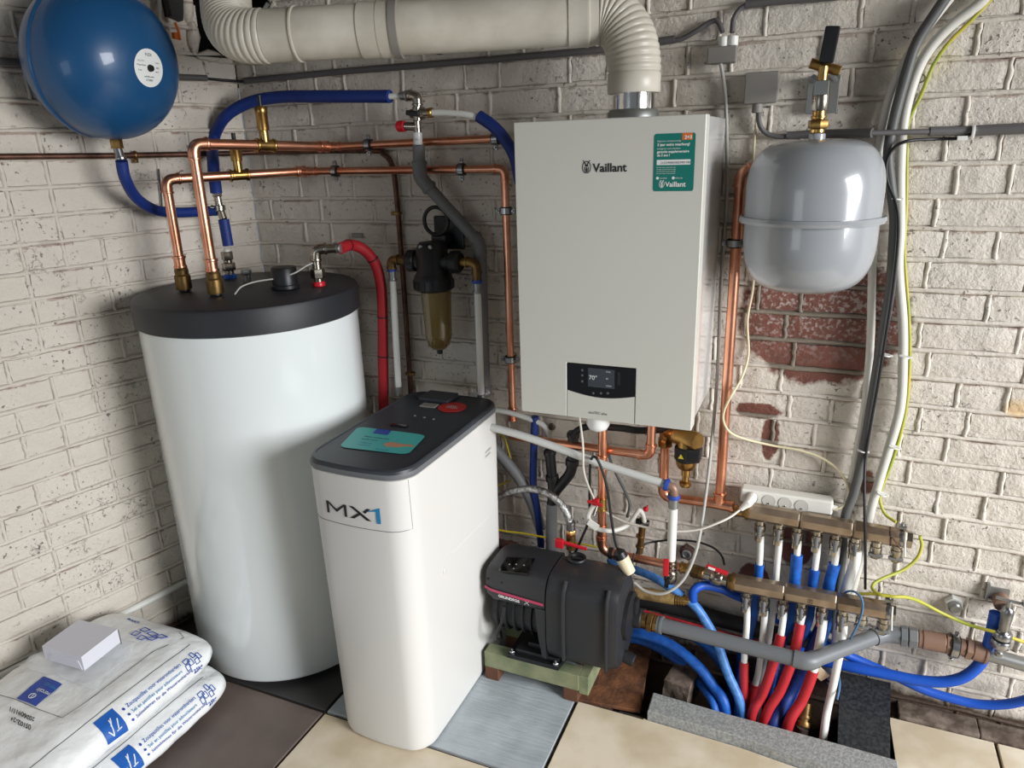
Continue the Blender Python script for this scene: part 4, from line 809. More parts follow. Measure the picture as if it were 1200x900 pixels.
ct = thing('conduit', 'grey conduit in steps crossing behind the grey vessel to the right edge', 'conduit', at(1060, 155, Y=-.018))
for a, b_, r, y0, y1 in (((922, 159), (952, 157), .0095, -.018, -.018), ((965, 157), (1022, 156), .0105, -.030, -.076), ((1015, 156), (1095, 154), .0062, -.076, -.040), ((1089, 154), (1144, 153), .0105, -.040, -.022), ((1144, 153), (1230, 149), .0118, -.02, -.02)): obj('pipe', G().tube([at(*a, Y=y0), at(*b_, Y=y1)], r, 14), 'cond', ct)
clp = at(1140, 155, Y=-.03); g = G(); ring(g, clp, XX, .0118, .006, .003); g.box(clp + V((-.02, -.01, -.012)), (.02, .006, .010), .001); obj('white_clip', g, 'zip', ct)
q = at(1080, 92, Y=-.004); tag(obj('drill_hole', G().lathe([(.009, 0), (.0085, .002), (.0075, .0022), (.006, -.02)], q, -YY, 20), 'hosed'), 'dark round plug hole in the wall right of the hoses', 'wall plug')
# ================================================================ hoses and cables on the right
hose('grey_hose', [(1118, -8, -.03), (1083, 37, -.03), (1060, 73, -.03), (1043, 112, -.03), (1035, 145, -.03), (1030, 175, -.025), (1025, 240, -.02), (1022, 320, -.02), (1020, 400, -.02), (1014, 472, -.025), (1004, 530, -.03), (993, 590, -.03), (985, 640, -.035), (978, 700, -.04)], .0098, 'hosew', 'pale grey hose, leftmost of the bundle passing behind the grey vessel')
hose('dark_hose', [(1112, -8, -.052), (1093, 20, -.052), (1073, 53, -.052), (1059, 97, -.052), (1047, 143, -.052), (1041, 180, -.052), (1044, 217, -.052), (1048, 253, -.052), (1047, 285, -.052), (1043, 340, -.050), (1034, 393, -.050), (1024, 455, -.050), (1017, 500, -.050), (1009, 545, -.050), (1000, 580, -.050), (990, 608, -.052), (986, 660, -.04), (975, 740, -.05)], .0118, 'hosed', 'dark grey corrugated hose in the bundle right of the grey vessel')
hose('white_hose', [(1158, -8, -.03), (1147, 5, -.03), (1110, 34, -.03), (1083, 67, -.03), (1067, 107, -.03), (1058, 150, -.03), (1055, 200, -.03), (1055, 267, -.03), (1053, 313, -.03), (1058, 380, -.03), (1058, 433, -.03), (1056, 470, -.03), (1051, 495, -.03), (1041, 528, -.03), (1029, 568, -.03), (1020, 600, -.03), (1008, 655, -.035), (996, 700, -.04)], .0115, 'hosew', 'thick white hose, rightmost of the bundle down the back wall')
hose('earth_wire', [(1164, -4, -.015), (1140, 22, -.015), (1112, 50, -.015), (1093, 78, -.015), (1080, 110, -.014), (1066, 140, -.012), (1063, 170, -.012), (1062, 240, -.012), (1060, 300, -.012), (1065, 370, -.012), (1066, 420, -.012), (1063, 470, -.012), (1055, 510, -.014), (1044, 545, -.014), (1034, 570, -.018), (1031, 585, -.02), (1037, 602, -.03), (1050, 612, -.05)], .0042, 'yg', 'yellow green earth wire running down beside the thick white hose', 'wire')
hose('black_cable', [(1138, 157, -.032), (1125, 162, -.03), (1095, 163, -.03), (1065, 165, -.068), (1048, 173, -.068), (1039, 190, -.068), (1040, 212, -.068), (1050, 238, -.068), (1053, 262, -.068), (1051, 300, -.068), (1045, 350, -.068), (1037, 400, -.068), (1029, 450, -.068), (1020, 500, -.068), (1014, 540, -.068), (1013, 590, -.116), (1014, 640, -.122), (1014, 690, -.10)], .0036, 'cableb', 'thin black cable looping from the conduit clip down to the lower manifold', 'cable')
for i, (x, y, lab) in enumerate(((1050, 233, 'white cable tie on the hose bundle beside the vessel ring'), (1038, 416, 'white cable tie on the dark hose below the vessel'), (1060, 418, 'white cable tie joining white hose and earth wire'), (1011, 528, 'white cable tie low on the dark hose'), (1048, 524, 'white cable tie on the white hose at socket strip height'), (1034, 579, 'white cable tie at the end of the earth wire'))):
    q = at(x, y, Y=-.055); g = G(); ring(g, q, V((.1, 0, 1)), .012, .003, .001, 14); g.box(q + V((.012, -.006, 0)), (.007, .005, .005), .001); tag(obj('cable_tie', g, 'zip'), lab, 'cable tie')
hose('grey_cable', [(844, 72, -.03), (848, 95, -.02), (851, 130, -.020), (852, 220, -.022), (849, 270, -.022), (845, 332, -.024), (840.5, 440, -.03), (837, 487, -.04), (831, 548, -.08), (823, 609, -.13), (815, 648, -.17), (800, 680, -.20), (779, 695, -.22), (757, 693, -.22), (743, 683, -.21)], .0046, 'cablelg', 'grey cable from the upper junction box past the boiler to the pump plug', 'cable')
hose('cream_cable', [(889, 122, -.03), (886, 145, -.015), (883, 185, -.008), (883, 260, -.008), (883, 330, -.01), (876, 374, -.012), (877, 415, -.012), (869, 443, -.05), (858, 462, -.080), (849, 480, -.084), (848, 494, -.084), (856, 507, -.080), (875, 515, -.045), (905, 522, -.02), (938, 528, -.02), (965, 538, -.025), (984, 553, -.035), (994, 571, -.045), (994, 586, -.05), (985, 595, -.055), (975, 597, -.055)], .0034, 'cablew', 'thin cream cable from the square junction box to the socket strip', 'cable')
# ================================================================ socket strip
sa_, sb_ = at(868, 579, Y=-.05), at(976, 595, Y=-.05); sv = V((sb_.x - sa_.x, 0, sb_.z - sa_.z)); sL = sv.length; sang = math.atan2(-sv.z, sv.x); SR = Matrix.Rotation(sang, 3, 'Y'); scn = (sa_ + sb_) / 2
ss = thing('socket_strip', 'white four-way socket strip resting on the upper manifold', 'power strip', scn)
g = G(); g.box(V((scn.x, -.038, scn.z)), (sL, .042, .042), .006, SR, 3); obj('body', g, 'strip', ss)
for i, (x, y) in enumerate(((881, 583), (901, 587), (920, 590), (939.5, 593))):
    q = at(x, y, Y=-.0595); so = obj('socket', G().lathe([(.0185, .0006), (.0172, .0012), (.0165, -.004), (0, -.004)], q, -YY, 28), 'socket', ss)
    for k in (-1, 1): obj('hole', G().lathe([(.0040, 0), (.0034, .0004), (0, .0004)], q + SR @ V((k * .0085, 0, .003)) + YY * .003, -YY, 10), 'hole', ss)
    obj('earth_pin', G().cyl(q + SR @ V((0, 0, -.008)) + YY * .003, q + SR @ V((0, 0, -.008)) - YY * .003, .0024, 8), 'nickel', ss)
obj('cord_grip', G().cyl(sb_ - XX * .008, sb_ + XX * .012, .008), 'strip', ss)
pa = at(881, 583, Y=-.066); pb_ = at(868, 597, Y=-.10); pg = thing('mains_plug', 'white plug in the leftmost socket of the strip', 'plug', pa); g = G(); g.tube([pa + YY * .01, pa - YY * .008, pa - YY * .016 + (pb_ - pa) * .3, pb_], [.014, .0135, .012, .006], 16); obj('body', g, 'strip', pg)
hose('white_cable', [pb_ + (pa - pb_) * .1, at(857, 605, Y=-.12), at(843, 612, Y=-.14), at(816, 621, Y=-.15), at(781, 622, Y=-.15), at(741, 614, Y=-.14), at(720, 606, Y=-.13), at(706, 597, Y=-.12), at(701, 590, Y=-.12)], .0034, 'cablewh', 'white cable hanging from the strip plug across the white riser to the left', 'cable', raw=True)
# ================================================================ right copper riser
r1 = thing('copper_riser', 'copper riser on the wall between boiler and grey vessel with tee at its foot', 'pipe', at(843, 590, Y=-.055))
ya = -.055; A0, A1, A2 = at(872, 150, Y=ya), at(866, 210, Y=ya), at(844, 590, Y=ya)
B0 = at(843, 591, Y=ya); A1 = V((B0.x + .0, ya, at(866, 205, Y=ya).z)); A0 = A1 + V((.05, .02, .03))
run(r1, [A0, A1, B0], .0138); g = G(); H1, H2 = at(797, 586, Y=ya), at(868, 599.5, Y=ya); hd = (H2 - H1).normalized(); 
g = G(); g.cyl(B0 - hd * .042, B0 + hd * .042, .0158, 18); g.cyl(B0, B0 + ZZ * .036, .0158); ring(g, B0 - hd * .036, hd, .0158, .007, .0025, 18); ring(g, B0 + hd * .036, hd, .0158, .007, .0025, 18); ring(g, B0 + ZZ * .034, ZZ, .0158, .007, .0025, 18); obj('tee', g, 'copper', r1)
E0 = at(777, 582, Y=ya); E1 = at(783, 522, Y=ya); E1 = V((E0.x, ya, E1.z)); run(r1, [B0, E0, E1], .0138); run(r1, [B0, H2 + hd * .01], .0128)
g = G(); g.cyl(H2 - hd * .02, H2 + hd * .022, .0155); ring(g, H2 - hd * .012, hd, .0155, .006, .002); obj('brass_union', g, 'brass', r1)
clamp(at(861, 285, Y=ya), ZZ, .0138, 'clamp on the copper riser at the left rim of the grey vessel', length=.035)
# magnetic filter
mf = thing('magnetic_filter', 'brass magnetic dirt filter with black clip under the boiler corner', 'filter', at(808, 572, Y=-.10))
q0 = V((E1.x, ya, at(783, 506, Y=ya).z)); g = G(); hexn(g, V((q0.x, ya, q0.z - .045)), V((q0.x, ya, q0.z - .022)), .0225); g.cyl(V((q0.x, ya, q0.z - .03)), V((q0.x, ya, q0.z + .014)), .0175); obj('union', g, 'brass', mf)
bb = V((q0.x + .105, -.115, q0.z + .004)); g = G(); g.tube([q0, q0 + (bb - q0) * .35], .017, 20); g.lathe([(.020, 0), (.026, .006), (.027, .075), (.024, .082)], q0 + (bb - q0) * .30, bb - q0, 28); obj('body', g, 'brass', mf)
mc = V((q0.x + .070, -.095, q0.z)); g = G(); g.lathe([(.026, 0), (.029, -.03), (.029, -.072), (.024, -.086), (.014, -.092), (0, -.092)], mc, ZZ, 28); obj('bowl', g, 'brass', mf)
g = G(); g.lathe([(.031, -.020), (.0345, -.024), (.0345, -.056), (.031, -.062)], mc, ZZ, 28); g.box(mc + V((.022, -.01, -.036)), (.04, .05, .042), .008); obj('magnet_clip', g, 'black', mf)
tq = mc + V((-.010, -.0352, -.046)); obj('warning_triangle', patch([(-.008, 0), (.008, 0), (0, .014)], lambda x, y: tq + V((x, 0, y))), 'yellow', mf, smooth=False)
g = G(); g.cyl(mc - ZZ * .088, mc - ZZ * .112, .013); g.cyl(mc - ZZ * .110, mc - ZZ * .128, .010); g.lathe([(.015, 0), (.017, .004), (.017, .012), (.012, .016)], mc - ZZ * .144, ZZ, 20); obj('drain_tap', g, 'brass', mf)
# ================================================================ pipes under the boiler
yb = -.10
pa_ = thing('copper_pipe', 'copper pipe dropping from the boiler and bending left behind the white hose', 'pipe', at(762, 500, Y=yb))
A = [at(762, 488, Y=yb), at(762.5, 534, Y=yb), at(632, 516.5, Y=-.07), at(598, 511, Y=-.055)]; A[0] = V((A[1].x, yb, BZ0 + .02)); run(pa_, A[:3], .0128); run(pa_, A[2:], .0115); sleeve(pa_, A[2], A[2] - A[1], .0122, .03)
pb2 = thing('copper_pipe', 'copper pipe dropping under the boiler then turning right to the lower manifold', 'pipe', at(705, 640, Y=-.12))
B_ = [at(705, 490, Y=-.12), at(705, 646, Y=-.12), at(722, 651, Y=-.12), at(801, 665.5, Y=-.11)]; B_[0] = V((B_[1].x, -.12, BZ0 + .02)); run(pb2, [B_[0], B_[1] , B_[3]], .0130, rad=.035)
for y_ in (541, 590, 622): sleeve(pb2, V((B_[1].x, -.12, at(705, y_, Y=-.12).z)), ZZ, .0130, .045, 'copper' if y_ != 590 else 'brass')
g = G(); dv = (B_[3] - B_[1]).normalized(); g.cyl(B_[3] - dv * .012, B_[3] + dv * .022, .0155); ring(g, B_[3] - dv * .005, dv, .0155, .006, .003); ring(g, B_[3] + dv * .014, dv, .0155, .006, .003); obj('brass_socket', g, 'brass', pb2)
ra = thing('pipe_clamp', 'black clamp at the bend of the copper pipe above the pump', 'clamp', at(715, 649, Y=-.12)); g = G(); ring(g, on(B_[1], B_[3], 716), dv, .0135, .012, .004); obj('band', g, 'black', ra)
hose('blue_pipe', [(627, 488, -.05), (625.5, 530, -.05), (625, 567, -.05), (630, 600, -.05), (634, 640, -.05), (636, 700, -.05)], .0118, 'bluein', 'blue pipe coming down behind the braided hose left of the boiler corner', 'pipe')
hose('white_hose', [(560, 497, -.22), (600, 507, -.20), (640, 520, -.18), (700, 542, -.17), (740, 555, -.17), (779, 567, -.17)], .0118, 'hoseg', 'pale hose slanting under the boiler from the softener to the blue ring')
hose('clear_hose', [(560, 478, -.10), (590, 482, -.08), (615, 489, -.06), (636, 498, -.045), (643, 512, -.03)], .0085, 'hoseg', 'short translucent hose disappearing into the wall left under the boiler')
q = at(647, 500, Y=-.006); tag(obj('wall_plug', G().lathe([(.012, 0), (.010, .008), (.005, .009)], q, -YY, 16), 'rubble'), 'round grey plug in the wall under the boiler', 'wall plug')
# white riser with blue rings
wr = thing('white_riser', 'white plastic riser with blue rings and red lever valve at its foot', 'pipe', at(786, 690, Y=-.17)); yw = -.17
c0, c1_, c2_, c3_ = at(775, 566, Y=yw), at(789, 571, Y=yw), at(789.5, 584, Y=yw), at(786.5, 664, Y=yw); c3_ = V((c2_.x, yw, c3_.z))
g = G(); g.cyl(c0, c0 + (c1_ - c0) * .3, .0135); obj('press_socket', g, 'galv', wr); run(wr, [c0, V((c2_.x, yw, c1_.z)), c2_], .011, 'brownf', rad=.016)
for p_, ax_ in ((c0 + (c1_ - c0) * .45, c1_ - c0), (c2_ + ZZ * .006, ZZ)): g = G(); ring(g, p_, ax_, .013, .012, .004); obj('blue_ring', g, 'inkb2', wr)
obj('pipe', G().tube([c2_, c3_], .0125, 20), 'pexw', wr)
obj('clear_socket', G().cyl(c2_ + ZZ * .002, c2_ - ZZ * .03, .0145), 'galv', wr)
g = G(); g.cyl(c3_ + ZZ * .022, c3_ - ZZ * .012, .0145); ring(g, c3_ + ZZ * .014, ZZ, .0145, .006, .003); ring(g, c3_ - ZZ * .0, ZZ, .0145, .006, .003); g.lathe([(.014, 0), (.019, -.008), (.019, -.03), (.014, -.04)], c3_ - ZZ * .012, ZZ, 20); obj('valve_body', g, 'nickel', wr)
lv = at(780.5, 665, Y=yw - .028); obj('red_lever', G().box(lv, (.016, .006, .056), .003), 'redp', wr); g = G(); g.cyl(c3_ - ZZ * .028 - YY * .012, c3_ + V((0, -.034, -.028)), .006); g.box(at(781, 684, Y=yw - .028), (.012, .006, .026), .002); obj('lever_stem', g, 'black', wr)
# traps
for nm, pts_, lab in (('black_trap_pipe', [(644, 527, -.07), (646, 548, -.07), (648, 572, -.07), (647, 592, -.07)], 'black trap pipe with slots, left of the pair under the boiler'), ('black_trap_pipe', [(672, 506, -.07), (671, 530, -.07), (669, 552, -.07), (660, 565, -.07), (650, 578, -.07), (647, 590, -.07)], 'black trap pipe with elbow, right of the pair under the boiler')):
    t_ = thing(nm, lab, 'pipe', at(pts_[-1][0], pts_[-1][1], Y=-.07)); pp = spl(Y(pts_), 6); obj('pipe', G().tube(pp, .0165, 20), 'black', t_); g = G()
    ring(g, pp[1], pp[2] - pp[1], .0165, .012, .003, 20); obj('rim', g, 'black', t_); g = G(); ring(g, pp[9], pp[10] - pp[9], .0165, .02, .004, 20); obj('socket', g, 'black', t_)
hose('grey_pipe', [(647, 590, -.07), (646, 620, -.07), (645, 680, -.07)], .0175, 'greyd', 'grey drain pipe below the black traps', 'pipe')
hose('grey_pipe', [(560, 505, -.05), (585, 532, -.045), (608, 560, -.045), (624, 590, -.04), (634, 620, -.04)], .0185, 'greyd', 'dark grey pipe slanting behind the blue pipe beside the softener', 'pipe')
hose('black_hose', [(671, 512, -.09), (676, 505, -.085), (688, 500, -.082), (705, 500, -.084), (730, 502, -.08), (750, 504.5, -.07), (776, 503, -.065), (790, 498, -.06)], .0105, 'corr', 'black corrugated condensate hose right under the boiler')
hose('white_cable', [(679, 488, -.2), (683, 520, -.2), (684, 550, -.19), (689, 568, -.18), (696, 584, -.17)], .0030, 'cablewh', 'thin white cable dropping from the boiler to the red lever', 'cable')
hose('dark_cable', [(709, 505, -.08), (714, 535, -.05), (722, 555, -.04), (733, 577, -.03), (738, 592, -.03), (735, 606, -.03)], .0045, 'hosed', 'dark grey cable behind the pipes ending on the wall under the boiler', 'cable')
hose('black_cable', [(727, 648, -.20), (721, 635, -.20), (716, 605, -.20), (712, 575, -.20), (706, 552, -.20), (698, 536, -.20), (692, 542, -.17), (691, 575, -.15), (690, 608, -.15), (682, 630, -.16), (672, 652, -.16)], .0040, 'cableb', 'black cable arching up from the cream pump plug under the boiler', 'cable')
hose('black_cable', [(745, 650, -.10), (752, 640, -.06), (766, 635, -.03), (790, 633, -.03), (816, 635, -.03), (836, 642, -.03), (846, 652, -.04), (849, 662, -.06)], .0032, 'cableb', 'black cable arching over the round nut on the wall', 'cable')
# filling loop: red lever valve, clear hose, dark tap
fl_ = thing('filling_loop', 'braided white filling hose with red lever valve left of the white riser', 'hose', at(700, 600, Y=-.17)); g = G()
hp = Y([(697, 590, -.16), (691, 600, -.17), (690, 609, -.18), (699, 619, -.18), (717, 622, -.17), (736, 615, -.13), (745, 603, -.10), (749, 598, -.09), (753, 603, -.08), (755, 611, -.07)])
obj('braided_hose', G().tube(spl(hp, 10), .0072, 14), 'hosew', fl_); g = G(); q = at(697, 618, Y=-.182); obj('white_tag', G().box(at(695, 615, Y=-.19), (.034, .004, .022), .001, Matrix.Rotation(.5, 3, 'Y')), 'zip', fl_)
g = G(); q = at(698, 588, Y=-.16); g.box(q, (.020, .02, .02), .004); g.box(q + V((.002, -.014, .002)), (.048, .007, .010), .003, Matrix.Rotation(.15, 3, 'Y')); obj('red_lever', g, 'redp', fl_)
g = G(); g.cyl(at(699, 592, Y=-.15), at(695, 604, Y=-.165), .009); obj('valve_body', g, 'nickel', fl_)
tp_ = thing('drain_valve', 'small dark valve on a brass stub in the middle of the wall', 'valve', at(750, 645, Y=-.06)); g = G(); q = at(753, 612, Y=-.06); g.cyl(q - XX * .02, q + XX * .02, .010); g.cyl(q + ZZ * .012, q - ZZ * .012, .011); obj('valve_body', g, 'black', tp_)
g = G(); g.box(q + V((.01, -.014, .002)), (.03, .005, .008), .002, Matrix.Rotation(-.4, 3, 'Y')); obj('lever', g, 'steel', tp_)
g = G(); g.cyl(q - ZZ * .01, at(749.5, 648, Y=-.06), .0105); ring(g, at(750.5, 628, Y=-.06), ZZ, .0105, .006, .003); ring(g, at(750, 640, Y=-.06), ZZ, .0105, .006, .003); obj('brass_stub', g, 'brassd', tp_)
g = G(); q = at(757, 596, Y=-.03); g.lathe([(.008, 0), (.009, .004), (.004, .012)], q, -YY, 10); g.cyl(q, q + YY * .02, .003); tag(obj('red_wall_knob', g, 'redp'), 'small red wing knob on the wall beside the filling hose', 'knob')
q = at(805, 648, Y=-.02); nt_ = thing('wall_nut', 'round dark nut set in the wall right of the white riser', 'nut', q); g = G(); hexn(g, q + YY * .02, q - YY * .006, .024); obj('flange', g, 'rust', nt_); g = G(); g.lathe([(.015, 0), (.0155, .006), (.011, .008), (.010, .002), (0, .002)], q - YY * .004, -YY, 20); obj('end_cap', g, 'galv', nt_)
# braided steel hoses
bh = thing('braided_hose', 'big arched braided steel hose from the softener to the red lever valve', 'hose', at(669, 625, Y=-.17))
hp = Y([(560, 503, -.14), (563, 502, -.14)]); hp = Y([(556, 612, -.10), (572, 594, -.11), (586, 582, -.12), (604, 575, -.14), (627, 573.5, -.155), (648, 582, -.165), (663, 599, -.17), (669, 618, -.17)])
obj('hose', G().tube(spl(hp, 10), .0115, 16), 'braid', bh); e_ = hp[-1]; g = G(); g.cyl(e_ + ZZ * .022, e_ - ZZ * .01, .0135); ring(g, e_ + ZZ * .014, ZZ, .0135, .006, .001); obj('crimp', g, 'steel', bh)
g = G(); hexn(g, e_ - ZZ * .008, e_ - ZZ * .03, .0155); obj('nut', g, 'brass', bh)
rv = thing('red_lever_valve', 'brass valve with long red lever above the pump', 'valve', e_ - ZZ * .075); g = G(); g.cyl(e_ - ZZ * .026, e_ - ZZ * .075, .0145); g.cyl(e_ + V((0, -.0, -.045)), e_ + V((0, -.028, -.045)), .008); obj('valve_body', g, 'brassd', rv)
g = G(); q = e_ + V((.012, -.030, -.040)); g.box(q, (.095, .006, .011), .003, Matrix.Rotation(.12, 3, 'Y')); g.box(q + V((-.038, 0, -.003)), (.026, .014, .03), .004); obj('red_lever', g, 'redp', rv)
bh = thing('braided_hose', 'thin braided steel hose lying on top of the pump from the softener', 'hose', at(640, 644, Y=-.23))
hp = Y([(556, 655, -.10), (578, 648, -.13), (596, 644.5, -.15), (612, 643, -.165), (624, 643.5, -.17)]); obj('hose', G().tube(spl(hp, 8), .0098, 16), 'braid', bh); g = G(); q = hp[-1]; g.cyl(q, q + V((.02, 0, -.0015)), .0105); ring(g, q + XX * .012, XX, .0105, .005, .003); obj('crimp', g, 'steel', bh); g = G(); hexn(g, q + V((.022, 0, -.002)), q + V((.038, 0, -.003)), .011); obj('white_nut', g, 'strip', bh); g = G(); g.lathe([(.009, 0), (.007, .012), (.004, .014)], q + V((.038, 0, -.003)), XX, 14); obj('brass_tail', g, 'brass', bh)
hose('yellow_wire', [(566, 617, -.10), (590, 622, -.10), (613, 625, -.09), (640, 630, -.08), (662, 634, -.07), (700, 641, -.05)], .0034, 'yellow', 'yellow wire running behind the pump from the softener', 'wire')
hose('yellow_wire', [(568, 498, -.03), (588, 510, -.03), (594, 522, -.03), (600, 545, -.03)], .0036, 'yellow', 'short yellow wire behind the slanting hose beside the softener', 'wire')
hose('yellow_wire', [(566, 568, -.03), (582, 569, -.03), (598, 563, -.03)], .0030, 'yellow', 'short yellow wire end above the big braided hose', 'wire')
hose('red_sleeve', [(575, 565, -.08), (578, 590, -.08), (580, 615, -.08), (582, 640, -.08)], .0125, 'red', 'short red sleeved pipe beside the softener above the pump', 'pipe')
g = G(); g.cyl(at(570, 634, Y=-.09), at(606, 641, Y=-.09), .016); ring(g, at(598, 640, Y=-.09), XX, .016, .012, .003); ring(g, at(584, 637, Y=-.09), XX, .016, .008, .002); tag(obj('wrapped_pipe', g, 'rust'), 'reddish brown wrapped pipe joint behind the pump top', 'pipe')
# ================================================================ pump and its timber stand
st_ = thing('pump_stand', 'low green and brown timber frame under the black pump', 'stand', (1.14, -.25, 0))
for nm, c, s, m in (('front_beam', (1.135, -.325, .073), (.306, .045, .054), 'wood'), ('rear_beam', (1.135, -.165, .073), (.306, .045, .054), 'wood'), ('side_beam', (1.302, -.230, .068), (.030, .23, .064), 'wood')): obj(nm, G().box(c, s, .002), m, st_, smooth=False)
for x, y in ((1.005, -.325), (1.262, -.323), (1.005, -.165), (1.262, -.165)): obj('foot_block', G().box((x, y, .0235), (.045, .045, .045), .002), 'woodb', st_, smooth=False)
pm = thing('water_pump', 'black compact water pump with pink stripe on the timber stand', 'pump', (1.19, -.25, .10))
PY, PZ = -.258, .262
def sec(x, hy, hz, zc=PZ, n=40, e=4.0, yc=PY): return [V((x, yc + hy * math.copysign(abs(math.cos(t)) ** (2 / e), math.cos(t)), zc + hz * math.copysign(abs(math.sin(t)) ** (2 / e), math.sin(t)))) for t in [2 * PI * (i + .5) / n for i in range(n)]]
obj('tank_cover', G().loft([sec(1.188, .086, .133), sec(1.190, .093, .140), sec(1.285, .098, .143), sec(1.375, .094, .141), sec(1.398, .086, .132), sec(1.408, .066, .108)]), 'pump', pm, angle=.5)
obj('motor_cover', G().loft([sec(.988, .060, .036, .342, e=4), sec(.996, .080, .050, .342, e=4.5), sec(1.02, .0895, .057, .342, e=6), sec(1.186, .0905, .058, .342, e=6)]), 'pump', pm, angle=.5)
g = G(); g.prism([V((1.155, PY - .0895, .30)), V((1.187, PY - .0905, .30)), V((1.187, PY - .0905, .13)), V((1.175, PY - .0905, .14)), V((1.163, PY - .0895, .20))], (0, .165, 0)); obj('cover_leg', g, 'pump', pm, smooth=False)
obj('motor_body', G().lathe([(.06, 0), (.070, .008), (.072, .17), (.06, .178)], V((1.0, PY, .235)), XX, 32), 'pumpd', pm)
for k in range(5): g = G(); g.lathe([(.072, 0), (.080, .001), (.080, .004), (.072, .005)], V((1.02 + .028 * k, PY, .235)), XX, 32); obj('fin', g, 'pumpd', pm)
g = G(); ys_ = lambda x: PY - (.0905 if x > 1.02 else .0905 - (1.02 - x) * .3)
for a, b_ in zip(bez(.992, 1.183, 8), bez(.992, 1.183, 8)[1:]):
    za, zb_ = .336 - (a - .99) * .07, .336 - (b_ - .99) * .07; g.add([V((a, ys_(a) - .0018, za)), V((b_, ys_(b_) - .0018, zb_)), V((b_, ys_(b_) - .0018, zb_ - .009)), V((a, ys_(a) - .0018, za - .009))], [(0, 1, 2, 3)])
obj('pink_stripe', g, 'magenta', pm, smooth=False)
text('GRUNDFOS', .0125, 'inkw', pm, lambda x, y: V((1.040 + x * 1.02, PY - .0925, .312 - x * .07 + y)), bold=.0003)
g = G()
for a0, a1_ in (((0, 0), (.014, .012)), ((.004, .012), (.015, 0)), ((0, .006), (.006, .006))): g.add([V((1.122 + a0[0], PY - .0925, .306 + a0[1])), V((1.1238 + a0[0], PY - .0925, .306 + a0[1])), V((1.1238 + a1_[0], PY - .0925, .306 + a1_[1])), V((1.122 + a1_[0], PY - .0925, .306 + a1_[1]))], [(0, 1, 2, 3)])
obj('emblem', g, 'inkw', pm, smooth=False)
f_ = lambda x, y: at(x, y, Z=.400)
pc = [f_(x, y) for x, y in ((584, 669), (594, 653), (627, 655), (618, 673))]
obj('control_panel', G().prism([p + ZZ * -.001 for p in pc], (0, 0, .003)), 'blackg', pm, smooth=False)
for x, y in ((597, 662), (605, 662), (614, 663), (602, 667)): q = f_(x, y); obj('key', G().cyl(q + ZZ * .001, q + ZZ * .0028, .003, 10), 'boxg', pm)
for k, (x, z) in enumerate(((1.005, .362), (1.052, .362), (1.10, .358))): obj('bolt_recess', G().lathe([(.0045, 0), (.0045, .0012), (0, .0013)], V((x, PY - .0885 + (.003 if k == 0 else 0), z)), -YY, 12), 'hole', pm)
q = at(676, 655, Z=.405); q = V((q.x, q.y, .404)); g = G(); g.lathe([(.026, -.004), (.029, .004), (.027, .008), (.020, .006), (.018, -.001), (0, -.001)], q, ZZ, 28); g.box(q + ZZ * .003, (.034, .007, .008), .002); obj('filler_cap', g, 'pumpd', pm)
for x, rr in ((1.245, .006), (1.372, .006)):
    g = G(); pts_ = [V((x, PY - .1 + .002, .15)), V((x, PY - .1 + .001, .25)), V((x, PY - .098, .34)), V((x, PY - .092, .375)), V((x, PY - .07, .398))]; g.tube(pts_, rr * .9, 8); obj('moulded_rib', g, 'pump', pm)
obj('end_plate', G().lathe([(.060, 0), (.070, .004), (.070, .018), (.05, .022)], V((1.402, PY, .28)), XX, 32), 'pumpd', pm)
g = G(); g.cyl(V((1.415, PY + .015, .265)), V((1.445, PY + .017, .265)), .028); g.box(V((1.427, PY + .014, .30)), (.018, .03, .06), .005); obj('outlet_flange', g, 'pumpd', pm)
obj('drain_plug', G().cyl(V((1.395, PY - .03, .165)), V((1.438, PY - .033, .155)), .018), 'pumpd', pm)
obj('base_plate', G().prism([V((1.06, -.348, .1005)), V((1.225, -.348, .1005)), V((1.25, -.165, .1005)), V((1.06, -.165, .1005))], (0, 0, .012), bev=.003), 'black', pm, smooth=False)
g = G(); g.box(V((1.15, -.30, .118)), (.14, .06, .016), .005); g.box(V((1.16, -.255, .125)), (.10, .1, .03), .006); obj('foot_saddle', g, 'pumpd', pm)
for x, y in ((1.072, -.335), (1.214, -.338)): g = G(); hexn(g, V((x, y, .112)), V((x, y, .120)), .009); g.cyl(V((x, y, .118)), V((x, y, .128)), .004); obj('bolt', g, 'steel', pm)
hose('mains_lead', [V((1.06, -.352, .285)), V((1.055, -.362, .24)), V((1.035, -.365, .18)), V((1.02, -.30, .12)), V((1.00, -.26, .115))], .0045, 'cableb', 'black mains lead leaving the pump under the pink stripe', 'cable', raw=True)
# cream plug and its coupling
q0_ = at(727, 650, Y=-.215); q1_ = at(741, 676, Y=-.215); dd = (q1_ - q0_).normalized(); cp = thing('cable_coupler', 'cream plastic plug hanging from the black cable over the pump', 'plug', q1_)
g = G(); g.lathe([(.010, -.012), (.018, -.004), (.019, .014), (.017, .016)], q0_ - dd * .004, dd, 24); obj('black_cap', g, 'black', cp); g = G(); g.lathe([(.019, 0), (.0200, .002), (.0172, .050), (.013, .053)], q0_ + dd * .010, dd, 24); obj('cream_body', g, 'cream', cp)
g = G(); g.tube([at(731, 640, Y=-.09), at(733, 655, Y=-.13), at(737, 665, Y=-.2)], .003, 8); g.tube([at(741, 655, Y=-.15), at(739, 668, Y=-.15), at(737, 683, Y=-.15)], .003, 8); 
hose('cable_tie', [(743, 648, -.135), (741, 658, -.15), (739, 670, -.15), (737, 682, -.14)], .0022, 'cableb', 'black cable tie strap beside the cream plug', 'cable tie')
